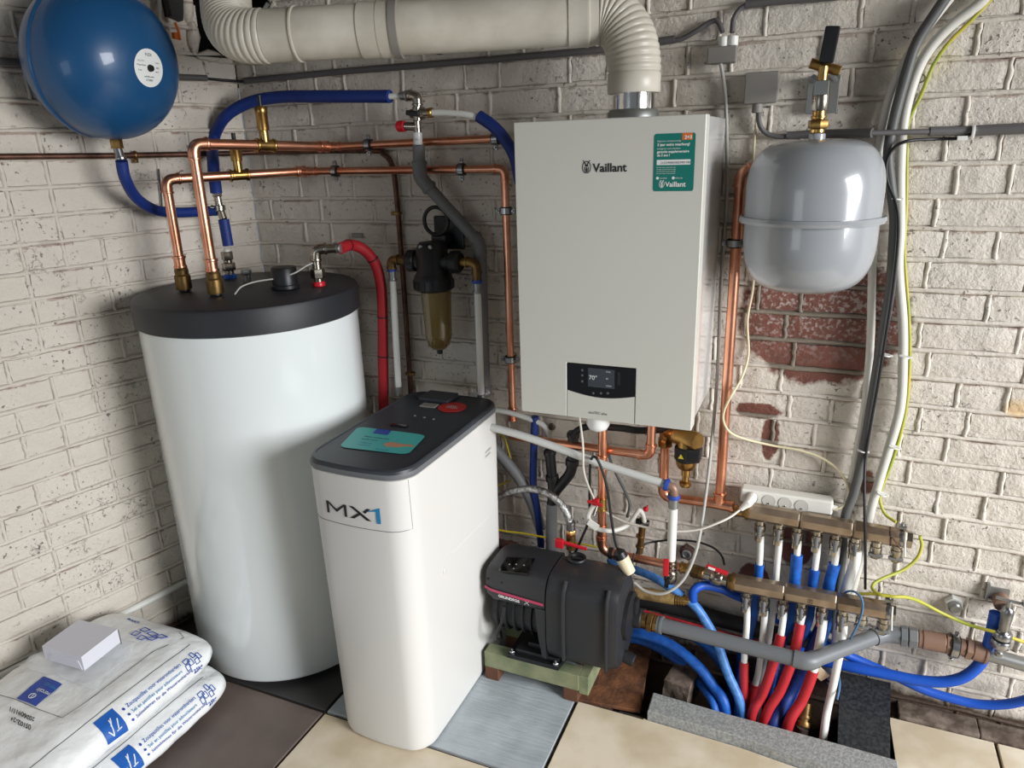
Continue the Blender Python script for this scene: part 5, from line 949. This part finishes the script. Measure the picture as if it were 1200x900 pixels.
# ================================================================ manifolds
def manifold(nm, lab, x0, x1, y, z0, z1, r, n, xs, closed, first):
    t = thing(nm, lab, 'manifold', V((x0, y, z0))); a, b_ = V((x0, y, z0)), V((x1, y, z1)); d = (b_ - a).normalized()
    L = (b_ - a).length
    for k, (f0, f1) in enumerate(((.0, .335), (.345, .672), (.682, 1.0))):
        g = G(); g.lathe([(r * .92, L * f0), (r, L * f0 + .004), (r, L * f1 - .004), (r * .92, L * f1)], a, d, 8, phase=PI / 8, ref=(0, 0, 1)); obj('manifold_block', g, 'manif', t, angle=.5)
    g = G(); g.cyl(a - d * .018, a + d * .006, r * .86); ring(g, a - d * .004, d, r * .86, .010, .004); obj('inlet_ring', g, 'brassd' if first else 'manif', t)
    g = G(); hexn(g, b_, b_ + d * .014, r * .92); obj('end_plug', g, 'nickel', t)
    for k, X_ in enumerate(xs):
        p = on(a, b_, X_); g = G(); g.cyl(p - ZZ * r * .8, p - ZZ * (r + .010), .013); g.lathe([(.010, 0), (.0155, -.004), (.0155, -.022), (.011, -.028)], p - ZZ * (r + .006), ZZ, 18)
        v_ = obj('outlet_valve', g, 'nickel', t); zc = p - ZZ * (r + .019)
        g = G(); g.box(zc + V((0, -.019, -.006)), (.010, .010, .036), .004); g.cyl(zc, zc - YY * .018, .006)
        if k in closed: g = G(); g.box(zc + V((0, -.008, -.014)), (.036, .012, .008), .003); g.cyl(zc, zc - ZZ * .02, .007)
        h_ = obj('lever', g, 'greyd', t)
        g = G(); hexn(g, p - ZZ * (r + .030), p - ZZ * (r + .044), .0145)
        if k not in closed: g.cyl(p - ZZ * (r + .042), p - ZZ * (r + .062), .0125)
        obj('compression_nut', g, 'nickel', t)
    return a, b_
Ua, Ub = V((1.705, -.080, .581)), V((2.098, -.080, .571)); La, Lb = V((1.685, -.140, .381)), V((2.078, -.140, .384))
manifold('upper_manifold', 'upper brown nickel manifold bar under the white socket strip', Ua.x, Ub.x, -.080, Ua.z, Ub.z, .0255, 8, (892, 914, 936, 959, 981, 1004, 1029, 1053), (6, 7), True)
manifold('lower_manifold', 'lower brown nickel manifold bar above the red insulated hoses', La.x, Lb.x, -.140, La.z, Lb.z, .0255, 8, (876, 897, 919, 941, 965, 989, 1012, 1037), (6, 7), True)
mk = on(La, Lb, 947); 
g = G()
for a0, b0 in (((0, 0), (.012, .0012)), ((0, .0108), (.012, .012)), ((0, 0), (.0012, .012)), ((.0108, 0), (.012, .012)), ((.004, .003), (.0052, .009)), ((.004, .0075), (.009, .009))): g.add([V((mk.x + x, -.140 - .0253, mk.z + z - .006)) for x, z in ((a0[0], a0[1]), (b0[0], a0[1]), (b0[0], b0[1]), (a0[0], b0[1]))], [(0, 1, 2, 3)])
o_ = obj('stamped_mark', g, 'ink', bpy.data.objects['lower_manifold'], smooth=False)
# wires on the ends of the manifolds
for nm, a, lab in (('upper', Ub, 'steel earth clamp with tie at the right end of the upper manifold'), ('lower', Lb, 'steel earth clamp with tie at the right end of the lower manifold')):
    t = thing('earth_clamp', lab, 'clamp', a); p = a + XX * (-.012 if nm == 'upper' else -.004); g = G(); ring(g, p, XX, .0235, .009, .002, 24); g.box(p + ZZ * .034, (.020, .016, .010), .002); g.cyl(p + ZZ * .028, p + ZZ * .046, .004); obj('band', g, 'steel', t)
    g = G(); g.tube([p + V((.006, -.03, .034)), p + V((.008, -.031, 0)), p + V((.012, -.030, -.036))], .0022, 8); obj('cable_tie', g, 'zip', t)
g = G(); p = on(Ua, Ub, 1043); ring(g, p, V((1, 0, .1)), .0235, .004, .002, 24); g.tube([p + V((.002, -.026, .01)), p + V((.02, -.03, -.01)), p + V((.026, -.028, -.02))], .0018, 6); tag(obj('copper_wire', g, 'rust'), 'twisted copper wire round the upper manifold', 'wire')
hose('earth_wire', [(1078, 628, -.05), (1080, 640, -.05), (1074, 655, -.06), (1058, 668, -.08), (1036, 677, -.11), (1024, 684, -.13), (1023, 691, -.15), (1032, 697, -.165), (1042, 698, -.165)], .0042, 'yg', 'yellow wire hanging from the upper manifold clamp to the lower one', 'wire')
hose('earth_wire', [(1005, 696, -.115), (1025, 696, -.125), (1045, 699, -.14), (1063, 700, -.12), (1080, 706, -.09), (1105, 719, -.07), (1135, 732, -.07), (1170, 742, -.09), (1210, 756, -.08)], .0044, 'yg', 'yellow wire crossing the wall from the lower manifold to the right edge', 'wire')
hose('blue_wire', [(995, 752, -.14), (1000, 742, -.165), (1007, 728, -.17), (1011, 712, -.17), (1009, 700, -.165), (1000, 693, -.15), (990, 695, -.12), (984, 708, -.09), (980, 730, -.08), (979, 770, -.09), (984, 800, -.16), (981, 820, -.2)], .0028, 'bluecab', 'thin blue wire looped over the lower manifold and down', 'wire')
# valve between the copper pipe and the lower manifold
iv = thing('isolating_valve', 'nickel ball valve with red and white butterfly lever left of the lower manifold', 'valve', at(838, 690, Y=-.14)); v0, v1 = at(806, 667, Y=-.115), La - XX * .016; vd = (v1 - v0).normalized(); vL = (v1 - v0).length
g = G(); hexn(g, v0 + vd * .012, v0 + vd * .034, .020); g.cyl(v0 + vd * .034, v0 + vd * .052, .019); obj('brass_union', g, 'brassd', iv)
g = G(); g.cyl(v0 + vd * .05, v1, .0175); g.lathe([(.018, 0), (.023, .006), (.023, .030), (.018, .036)], v0 + vd * (vL * .58), vd, 20); g.cyl(v0 + vd * (vL * .72), v0 + vd * (vL * .72) + V((0, -.012, .034)), .008); obj('valve_body', g, 'nickel', iv)
q = v0 + vd * (vL * .72) + V((0, -.016, .036)); obj('red_lever', G().box(q, (.062, .008, .013), .003, Matrix.Rotation(.2, 3, 'Y')), 'redp', iv); obj('white_pad', G().box(q + V((-.014, -.005, .003)), (.020, .003, .007), .001, Matrix.Rotation(.2, 3, 'Y')), 'strip', iv)
# ================================================================ floor heating pipes
def down(x, y, zz=-.26): q = at(x, y, Z=.0); return [q, V((q.x, q.y + .01, zz))]
def floor_pipe(lab, top, mids, cut, colour, end, grp, r=.0090, rs=.0125, y0=-.14, y1=-.2):
    """white pipe from a valve; coloured sleeve from point index `cut` on"""
    t = thing('floor_heating_pipe', lab, 'pipe', at(end[0], end[1], Z=0), grp)
    pts = Y([(x, y, d) for x, y, d in [top] + mids]) + down(*end); s = spl(pts, 8); k = cut
    if k is None: obj('pipe', G().tube(s, r, 14), 'pexw', t); return
    i = int(k * 8); obj('pipe', G().tube(s[:i + 3], r, 14), 'pexw', t); obj('sleeve', G().tube(s[i:], rs, 16), colour, t)
gl = 'floor heating pipes under the lower manifold'; gu = 'floor heating pipes under the upper manifold'
floor_pipe('leftmost pipe of the lower manifold, white with a short red sleeve', (876, 706, -.14), [(875, 735, -.15), (872, 776, -.175)], 2, 'red', (871, 832), gl)
floor_pipe('second pipe from the left on the lower manifold, white down to the pit', (897, 712, -.14), [(894, 745, -.14), (889, 785, -.145), (885, 802, -.145)], 3, 'red', (880, 822), gl)
floor_pipe('third pipe from the left on the lower manifold, red from halfway', (919, 716, -.14), [(915, 744, -.165), (907, 775, -.19), (893, 815, -.205)], 1, 'red', (880, 843), gl, rs=.0135)
floor_pipe('fourth pipe from the left on the lower manifold, red right below its valve', (941, 720, -.14), [(938, 731, -.15), (930, 768, -.18), (915, 808, -.2)], 1, 'red', (895, 847), gl, rs=.0135)
floor_pipe('fifth pipe from the left on the lower manifold, red below the grey drain', (965, 726, -.14), [(961, 750, -.16), (953, 786, -.18), (940, 820, -.2)], 2, 'red', (922, 856), gl, r=.0115, rs=.0145)
floor_pipe('sixth pipe from the left on the lower manifold, all white', (989, 732, -.14), [(986, 755, -.15), (977, 800, -.17), (970, 830, -.18)], None, None, (965, 862), gl, r=.0105)
floor_pipe('leftmost pipe of the upper manifold, white then blue sleeved', (892, 622, -.08), [(890, 661, -.085), (885, 705, -.09), (876, 750, -.10)], 1, 'blueb', (866, 782), gu, rs=.0125)
floor_pipe('second pipe from the left on the upper manifold, all white', (914, 628, -.08), [(911, 660, -.085), (907, 706, -.09), (900, 755, -.10)], None, None, (893, 790), gu)
floor_pipe('third pipe from the left on the upper manifold, thick blue sleeve', (936, 632, -.08), [(934, 650, -.085), (931, 683, -.09), (925, 722, -.09)], 1, 'blueb', (905, 788), gu, rs=.0155)
floor_pipe('fourth pipe from the left on the upper manifold, blue sleeve behind the bar', (959, 636, -.08), [(955, 667, -.085), (950, 705, -.09), (944, 735, -.10)], 1, 'blueb', (915, 800), gu, rs=.0135)
floor_pipe('fifth pipe from the left on the upper manifold, blue sleeve beside the dark hose', (981, 640, -.08), [(978, 661, -.085), (971, 690, -.09), (964, 745, -.10)], 1, 'blueb', (925, 822), gu, rs=.0155)
floor_pipe('sixth pipe from the left on the upper manifold, thick and all white', (1004, 645, -.08), [(1001, 662, -.08), (991, 692, -.085), (982, 740, -.09)], None, None, (972, 800), gu, r=.0135)
hose('foam_pipe', [at(962, 735, Y=-.09), at(945, 775, Y=-.11), at(925, 815, Y=-.14), at(905, 850, Z=0), at(905, 850, Z=0) - ZZ * .2], .0165, 'bluein', 'dark navy foam sleeve behind the red pipes in the pit', 'pipe', raw=True)
q = at(944, 828, Y=-.16); bs = thing('pit_fitting', 'brass ringed pipe stub standing in the pit right of the red pipes', 'fitting', at(940, 866, Z=-.1)); g = G(); e_ = at(941, 850, Y=-.19); g.tube([e_ + V((-.01, .01, -.12)), e_], .019, 20); obj('stub', g, 'rubble', bs)
g = G(); dx_ = (q - e_).normalized(); ring(g, e_ + dx_ * .005, dx_, .019, .014, .004, 20); ring(g, e_ + dx_ * .024, dx_, .019, .010, .003, 20); g.cyl(e_, q + dx_ * .012, .0185); obj('brass_union', g, 'brassd', bs)
q = at(962, 790, Y=-.16); tag(obj('paper_tag', G().box(q, (.034, .002, .032), .0005, Matrix.Rotation(.7, 3, 'Y')), 'cream', smooth=False), 'small cream paper tag hanging behind the grey drain elbow', 'tag')
# ================================================================ blue water hoses
def bhose(lab, pts, r, m, group=None, end=None): return hose('blue_hose', Y(pts) + (down(*end) if end else []), r, m, lab, 'hose', group, raw=True, seg=16)
bhose('light blue hose from the brass joint straight down into the pit', [(808, 704, -.15), (820, 717, -.155), (838, 748, -.165), (852, 787, -.19)], .0135, 'bluel', end=(870, 838))
bhose('blue hose arching from under the pump into the pit, uppermost of two', [(722, 738, -.12), (750, 742, -.14), (785, 755, -.15), (815, 778, -.17), (835, 803, -.19)], .0155, 'blueb', end=(850, 833))
bhose('blue hose arching into the pit below the other one', [(722, 746, -.07), (755, 752, -.08), (785, 768, -.10), (812, 792, -.13)], .0125, 'blueb', end=(838, 834))
bhose('dark blue hose end behind the light blue hose', [(800, 738, -.06), (825, 755, -.07), (845, 778, -.09)], .0135, 'blueb', end=(857, 806))
hose('blue_hose', [(812, 704, -.15), (813, 692, -.15), (825, 686, -.13), (845, 690, -.11), (865, 699, -.09), (885, 706, -.074), (906, 722, -.072), (930, 735, -.07), (966, 752, -.060), (996, 769, -.045), (1044, 790, -.045), (1080, 807, -.045), (1110, 817, -.045), (1145, 825, -.045), (1180, 825, -.05), (1215, 817, -.06)], .0128, 'blueh', 'long blue hose from the brass joint behind the pipes to the right edge', 'hose')
hose('blue_hose', [(930, 760, -.06), (960, 773, -.06), (1000, 782, -.076), (1040, 790, -.078), (1075, 797, -.078), (1105, 799, -.076), (1130, 793, -.072), (1148, 778, -.064), (1157, 760, -.062), (1162, 742, -.06), (1167, 718, -.058)], .0150, 'blueh', 'bright blue hose curving up to the garden tap')
bj = thing('brass_joint', 'hemp wrapped brass joint under the grey cable left of the blue hose bend', 'fitting', at(775, 702, Y=-.15)); j0, j1 = at(744, 694, Y=-.15), at(806, 704, Y=-.15); jd = (j1 - j0).normalized(); jl = (j1 - j0).length
obj('wrapped_pipe', G().cyl(j0, j0 + jd * jl * .78, .0185), 'hemp', bj); g = G()
for k in range(4): ring(g, j0 + jd * jl * (.80 + .045 * k), jd, .0165 - .001 * k, .005, .003)
g.cyl(j0 + jd * jl * .75, j1 + jd * .008, .0135); obj('brass_tail', g, 'brass', bj)
bhose('pale blue hose running behind the cream plug to the red valve', [(714, 655, -.09), (722, 661, -.10), (745, 668, -.11), (765, 676, -.12), (785, 688, -.14), (800, 698, -.145)], .0125, 'bluel')
for lab, pts, r in (('black foam pipe on the floor behind the grey drain, upper one', [(735, 700, -.04), (790, 712, -.03), (860, 730, -.028), (930, 748, -.028), (985, 762, -.028)], .024), ('black foam pipe on the floor behind the grey drain, lower one', [(722, 722, -.07), (790, 738, -.055), (850, 752, -.05), (905, 766, -.05)], .022)):
    hose('foam_pipe', pts, r, 'blacki', lab, 'pipe', seg=18)
hose('red_wire', [(755, 716, -.10), (800, 728, -.09), (850, 742, -.08), (900, 754, -.075)], .004, 'red', 'dark red wire lying along the black foam pipes', 'wire')
# ================================================================ grey pump drain line
dl = thing('pump_pipe', 'grey plastic pipe from the pump bending towards the wall in front of the hoses', 'pipe', (1.9, -.26, .24))
Z_ = .262; D0, D1, D2 = V((1.445, -.242, Z_)), V((1.893, -.262, Z_)), V((2.075, -.070, Z_))
d01 = (D1 - D0).normalized(); d12 = (D2 - D1).normalized()
g = G(); g.cyl(D0 - d01 * .004, D0 + d01 * .018, .020); hexn(g, D0 + d01 * .018, D0 + d01 * .034, .027); g.cyl(D0 + d01 * .034, D0 + d01 * .050, .024); obj('union', g, 'brassd', dl)
ar = arc(D0, D1, D2, .035, 12); g = G(); g.cyl(D0 + d01 * .044, D0 + d01 * .062, .0245); ring(g, D0 + d01 * .058, d01, .0225, .008, .003, 24); obj('socket', g, 'grey', dl)
obj('pipe', G().tube([D0 + d01 * .05, ar[0]], .0205, 24), 'grey', dl); g = G(); g.tube([ar[0] - d01 * .018] + ar + [ar[-1] + d12 * .010], .0235, 24); obj('elbow', g, 'grey', dl)
obj('pipe', G().tube([ar[-1], D2], .0205, 24), 'grey', dl)
D3 = D2 + V((.012, .006, 0)); D4 = at(1075, 748, Y=-.062); D5, D6, D7, D8, D9 = [at(x, y, Y=-.062) for x, y in ((1080, 749), (1108, 754), (1131, 759), (1156, 766), (1230, 787))]
D3 = at(1044, 743, Y=-.062)
g = G(); g.tube([D2 - d12 * .03, D2, D3, D3 + (D4 - D3) * .35], .0235, 24); obj('elbow', g, 'grey', dl)
g = G(); hexn(g, D3 + (D4 - D3) * .36, D3 + (D4 - D3) * .62, .0285); obj('union_nut', g, 'grey', dl); g = G(); hexn(g, D3 + (D4 - D3) * .66, D4, .0285); obj('union_nut', g, 'greyd', dl)
bf = thing('steel_pipe', 'steel pipe with brown threaded fittings low on the wall at the right edge', 'pipe', D8); g = G(); g.cyl(D4, D5 + (D6 - D5) * .1, .024); g.cyl(D5, D6, .0265); obj('brown_coupling', g, 'brownf', bf); g = G(); hexn(g, D6, D6 + (D7 - D6) * .25, .0275); g.cyl(D6, D7, .023); obj('hex_nipple', g, 'brownf', bf)
g = G(); hexn(g, D7, D7 + (D8 - D7) * .3, .0285); g.cyl(D7 + (D8 - D7) * .3, D8, .0265); ring(g, D8 - (D8 - D7) * .06, D8 - D7, .0265, .006, .002, 24); obj('brown_coupling', g, 'brownf', bf); obj('pipe', G().tube([D8, D9], .0185, 24), 'galv', bf)
clamp(at(1118, 757, Y=-.062), D8 - D6, .0245, 'large steel clamp with black rubber round the brown fitting', length=.035)
# ================================================================ garden tap
tq = at(1180, 720, Y=-.085); gt = thing('garden_tap', 'chrome garden tap with hose tail low at the right edge', 'tap', tq - ZZ * .08); w0 = at(1172, 701, Y=-.01)
z_ = lambda y: at(1181, y, Y=-.085).z
g = G(); g.cyl(V((w0.x, -.004, w0.z)), V((w0.x, -.045, w0.z)), .020); obj('wall_elbow', g, 'brownf', gt)
g = G(); g.lathe([(.010, z_(712)), (.0155, z_(716)), (.013, z_(728)), (.012, z_(740)), (.0165, z_(742)), (.0185, z_(747))], V((tq.x, -.085, 0)), ZZ, 24); g.cyl(V((w0.x + .004, -.04, w0.z - .004)), V((tq.x, -.085, z_(722))), .0115); obj('spout', g, 'steel', gt)
g = G(); g.lathe([(.019, z_(741)), (.022, z_(743)), (.022, z_(748)), (.019, z_(749))], V((tq.x, -.085, 0)), ZZ, 24); obj('top_ring', g, 'steel', gt); g = G(); g.lathe([(.017, z_(748)), (.017, z_(752))], V((tq.x, -.085, 0)), ZZ, 24); obj('rubber_ring', g, 'black', gt)
g = G(); g.lathe([(.0205, z_(751)), (.0225, z_(752.5)), (.0225, z_(758)), (.019, z_(760)), (.008, z_(761)), (.008, z_(765)), (.0105, z_(766)), (.009, z_(770)), (0, z_(770.5))], V((tq.x, -.085, 0)), ZZ, 24); obj('hose_union', g, 'steel', gt)
g = G(); hq = V((tq.x, -.085, z_(704))); g.cyl(V((tq.x, -.085, z_(714))), hq, .006); g.tube([hq + V((-.030, 0, .004)), hq, hq + V((.034, 0, -.002))], .0045, 10); g.cyl(hq + V((.034, .0, -.006)), hq + V((.034, 0, .008)), .009); obj('handle', g, 'steel', gt)
g = G(); q = at(1157, 693, Y=-.012); g.box(q, (.008, .014, .05), .002); g.box(q + V((.025, .002, 0)), (.05, .006, .03), .002); tag(obj('wall_bracket', g, 'galv'), 'small painted steel bracket on the wall left of the garden tap', 'bracket')
q = at(1118, 709, Y=-.02); t = thing('wall_stub', 'painted capped pipe stub in the wall left of the garden tap', 'pipe stub', q); g = G(); hexn(g, q + YY * .02, q - YY * .004, .023); obj('flange', g, 'pexw', t); g = G(); g.lathe([(.016, 0), (.016, .014), (.012, .018), (0, .018)], q, V((.1, -1, -.15)), 20); obj('cap', g, 'galv', t)
# ================================================================ low pipe on the left wall, things in the corner by the hole
tag(obj('wall_pipe', G().tube([atL(-60, 823, .014), atL(104, 740, .014), atL(235, 673, .014)], .0115, 14), 'pexw'), 'white painted pipe low along the left wall behind the salt bags', 'pipe')
cb_ = thing('cable_box', 'black box with cables and an orange clip beside the flue hole', 'box', atL(204, 40, .05)); q = atL(203, 8, .05); g = G(); g.prism([q + LD * a + ZZ * b_ for a, b_ in ((-.025, .05), (.03, .05), (.025, -.03), (-.008, -.04))], LN * .03); obj('body', g, 'black', cb_, smooth=False)
g = G(); g.tube([atL(205, 26, .06), atL(209, 36, .06), atL(211, 47, .055)], .004, 8); g.box(atL(206, 42, .05), (.014, .02, .018), .002); obj('orange_clip', g, 'orange', cb_)
g = G(); g.tube([atL(187, 27, .04), atL(187, 10, .04), atL(186, -20, .04)], .006, 8); obj('cable', g, 'cablelg', cb_); g = G(); g.tube([atL(196, 20, .04), atL(192, 0, .04), atL(190, -20, .04)], .007, 8); obj('black_lead', g, 'cableb', cb_)
# ================================================================ salt bags, film and box
def bag(name, lab, cx, cy, z0, hx, hy, hz, rot, seed, stack_h):
    t = thing(name, lab, 'bag', V((cx, cy, z0))); R = Matrix.Rotation(rot, 3, 'Z'); NU, NV = 80, 72
    def S(u, th, off=0):     # u along the bag, th round its section
        uu = min(.9999, abs(u)); a = hx * (1 - uu ** 9) ** .16; h = hz * (1 - uu ** 5) ** .42 * .96 + hz * .04
        c, s = math.cos(th), math.sin(th); e = .62; x = a * math.copysign(abs(c) ** e, c); z = h * math.copysign(abs(s) ** (.78), s)
        p = V((x, hy * u, z)); n_ = V((c * .6, 0, s)).normalized()
        k = .0065 * noise.noise(V((p.x * 9, p.y * 8, p.z * 9 + seed))) + .0030 * noise.noise(V((p.x * 30, p.y * 22, p.z * 30 + seed))) + .0022 * noise.noise(V((p.x * 60, p.y * 26, p.z * 60 + seed)))
        p = p + n_ * (k + off); return R @ p + V((cx, cy, z0 + hz))
    vs, fs = [], []
    for i in range(NU + 1):
        u = math.sin((i / NU - .5) * PI)
        for k in range(NV): vs.append(S(u, 2 * PI * k / NV))
    for i in range(NU):
        for k in range(NV): k2 = (k + 1) % NV; fs.append((i * NV + k, i * NV + k2, (i + 1) * NV + k2, (i + 1) * NV + k))
    fs.append(tuple(range(NV))); fs.append(tuple(range(NU * NV, (NU + 1) * NV)))
    obj('body', G().add(vs, fs), 'bag', t, angle=1.4)
    return t, S, hy
def bag_side_print(t, S, hy, k=1.0):
    # flank facing the room: th from -0.6 (low) to 0.75 (high); x runs from near to far
    F = lambda x, y, o_=.0022: S(x / hy, .33 + y, o_)
    for i, s in enumerate(('Zoutpastilles voor waterontharders', 'Sel en pastilles pour adoucisseurs', 'Salztabletten für die Wasserenthärtung')):
        text(s, 1.0, ('inkb', 'inkc', 'inkb2')[i], t, lambda x, y, i=i: F(.020 + x * .0122, .22 - i * .22 + y * .155), bold=.006)
        q = [(.010 + .0035 * math.cos(a), .26 - i * .22 + .045 * math.sin(a)) for a in [2 * PI * j / 10 for j in range(10)]]; obj('drop_mark', patch(q, F), 'inkb2', t, smooth=False)
    gp = G(); gn = 8; gp.add([F(-.065 + .055 * i / gn + .004 * j / gn, -.34 + .80 * j / gn) for j in range(gn + 1) for i in range(gn + 1)], [(j * 9 + i, j * 9 + i + 1, j * 9 + i + 10, j * 9 + i + 9) for j in range(gn) for i in range(gn)]); obj('blue_logo', gp, 'inkb', t)
    gp = G()
    for l in ([(-.052, .0), (-.046, -.22)], [(-.046, -.22), (-.034, .28)], [(-.040, .1), (-.028, .30)], [(-.030, -.10), (-.018, .18)], [(-.036, -.14), (-.022, -.12)]): gp.tube([F(l[0][0] + (l[1][0] - l[0][0]) * q / 5, l[0][1] + (l[1][1] - l[0][1]) * q / 5, .0028) for q in range(6)], .0016, 6)
    obj('logo_splash', gp, 'inkw', t)
    for i, (x0, y0, x1, y1) in enumerate(((.20, -.12, .212, .10), (.216, -.02, .228, .20), (.232, -.12, .244, .08), (.247, .0, .257, .22), (.205, .14, .222, .28), (.236, .16, .246, .34))):
        g = G(); l = [F(a, b_) for a, b_ in ((x0, y0), (x1, y0), (x1 + .002, y1), (x0 + .002, y1))]; g.tube(l, .0013, 6, closed=True); obj('tablet_picture', g, 'inkb', t)
    text('25kg', 1.0, 'inkb2', t, lambda x, y: F(.215 + x * .016, -.34 + y * .17), bold=.02)
    for yy in (.56,): 
        g = G(); g.tube([F(x, yy, .001) for x in bez(-.26, .27, 24)], .0007, 5); obj('print_line', g, 'ink', t)
b2_, S2, h2 = bag('salt_bag', 'white plastic salt bag at the bottom of the pile on the brown tile', .055, -1.020, .002, .255, .335, .056, .0, 3.1, 0); bag_side_print(b2_, S2, h2)
b1_, S1, h1_ = bag('salt_bag', 'white plastic salt bag on top of the pile carrying the small box', .050, -1.030, .1165, .240, .335, .058, .0, 8.4, 0); bag_side_print(b1_, S1, h1_)
def topf(x, y, o_=.0022):       # point of the bag's upper surface, x across (towards the wall negative), y along
    c = max(-.999, min(.999, x / .240)); th = math.acos(math.copysign(abs(c) ** (1 / .62), c)); return S1(y / h1_, th, o_)
def tpx(x, y): q = at(x, y, Z=.222); return (q.x - .050, q.y + 1.030)
r4 = [tpx(*p) for p in ((21, 824), (43, 832), (74, 806), (52, 797))]
def sub(q4, u, v): a, b_, c, d = q4; return ((a[0] * (1 - u) + b_[0] * u) * (1 - v) + (d[0] * (1 - u) + c[0] * u) * v, (a[1] * (1 - u) + b_[1] * u) * (1 - v) + (d[1] * (1 - u) + c[1] * u) * v)
g = G(); vs = [topf(*sub(r4, i / 6, j / 6)) for j in range(7) for i in range(7)]; g.add(vs, [(j * 7 + i, j * 7 + i + 1, (j + 1) * 7 + i + 1, (j + 1) * 7 + i) for j in range(6) for i in range(6)]); obj('blue_brand_patch', g, 'inkb2', b1_)
T_ = lambda u, v, o_=.0046: topf(*sub(r4, u, v), o_)
text('vercalo', .2, 'inkw', b1_, lambda x, y: T_(1.02 - x * 1.12, .56 - y * 1.1)); text('vercalo', .18, 'inkc', b1_, lambda x, y: T_(1.0 - x * 1.12, .80 - y * 1.1))
g = G(); g.tube([T_(.5 + .14 * math.cos(a), .24 + .10 * math.sin(a)) for a in [2 * PI * i / 14 for i in range(14)]], .0008, 5, closed=True); g.tube([T_(.5, .14), T_(.5, .34)], .0008, 5); obj('brand_ring', g, 'inkw', b1_)
r5 = [tpx(*p) for p in ((10, 851), (36, 862), (41, 845), (14, 834))]
text('05102-24', .5, 'ink', b1_, lambda x, y: topf(*sub(r5, 1.0 - x * .46, .42 - y * .8), .0045), bold=.012); text('20260911/1', .5, 'ink', b1_, lambda x, y: topf(*sub(r5, 1.06 - x * .46, .98 - y * .8), .0045), bold=.012)
r6 = [tpx(*p) for p in ((150, 748), (175, 756), (196, 746), (166, 731))]
for i, (u, v) in enumerate(((.1, .1), (.45, .0), (.75, .2), (.2, .55), (.55, .5), (.85, .6))):
    g = G(); g.tube([topf(*sub(r6, u + a, v + b_)) for a, b_ in ((0, 0), (.2, .03), (.24, .32), (.03, .3))], .0013, 6, closed=True); obj('tablet_picture', g, 'inkb2', b1_)
r7 = [tpx(*p) for p in ((142, 730), (162, 736), (164, 726), (144, 720))]
text('25kg', .4, 'inkb2', b1_, lambda x, y: topf(*sub(r7, 1.0 - x, .8 - y)), bold=.012)
g = G(); g.tube([topf(*tpx(*p)) for p in ((0, 818), (20, 825), (45, 835), (74, 846), (104, 825), (140, 797), (180, 766), (217, 746), (212, 740))], .0007, 5); obj('print_line', g, 'ink', b1_)
# box
zt_ = .286; bq = [at(x, y, Z=zt_) for x, y in ((49, 757), (95, 770), (138, 737), (92, 726))]
bq = [V((p.x, p.y, zt_)) for p in bq]; bx = thing('card_box', 'small white cardboard box lying on clear film on the salt bags', 'box', sum(bq, V()) / 4 - ZZ * .055)
g = G(); zb_ = .241; g.prism([V((p.x, p.y, zb_)) for p in bq], (0, 0, zt_ - zb_)); obj('body', g, 'box', bx, smooth=False)
A_, B2_ = bq[0], bq[1]; nn = V(((B2_ - A_).y, -(B2_ - A_).x, 0)).normalized(); obj('tuck_flap', G().prism([A_ + (B2_ - A_) * a + V((0, 0, z)) for a, z in ((.1, -.042), (.96, -.043), (.90, -.015), (.2, -.017))], nn * .0015), 'box', bx, smooth=False)
C_, D_ = bq[1], bq[2]; g = G(); g.box(D_ - ZZ * .028, (.003, .003, .05), .0005); obj('open_edge', g, 'hosed', bx)
g = G(); NX, NY = 26, 20; cs4 = [at(x, y, Z=.232) for x, y in ((22, 783), (112, 812), (162, 757), (95, 738))]; vs = []
for j in range(NY + 1):
    for i in range(NX + 1):
        u, v = i / NX, j / NY; p = (cs4[0] * (1 - u) + cs4[1] * u) * (1 - v) + (cs4[3] * (1 - u) + cs4[2] * u) * v
        e_ = max(0, abs(u - .5) - .28, abs(v - .5) - .28) * 4; zz = .2405 + .012 * e_ * (noise.noise(V((u * 7, v * 7, 2))) + .2) + .0012 * noise.noise(V((u * 22, v * 20, 5)))
        vs.append(V((p.x + .008 * e_ * noise.noise(V((u * 9, v * 3, 8))), p.y + .008 * e_ * noise.noise(V((u * 3, v * 9, 4))), zz)))
W_ = NX + 1; g.add(vs, [(j * W_ + i, j * W_ + i + 1, (j + 1) * W_ + i + 1, (j + 1) * W_ + i) for j in range(NY) for i in range(NX)]); fm_ = tag(obj('plastic_film', g, 'film', angle=1.5), 'crumpled clear plastic film spread under the small white box', 'plastic film')
sm = fm_.modifiers.new('thickness', 'SOLIDIFY'); sm.thickness = .0004
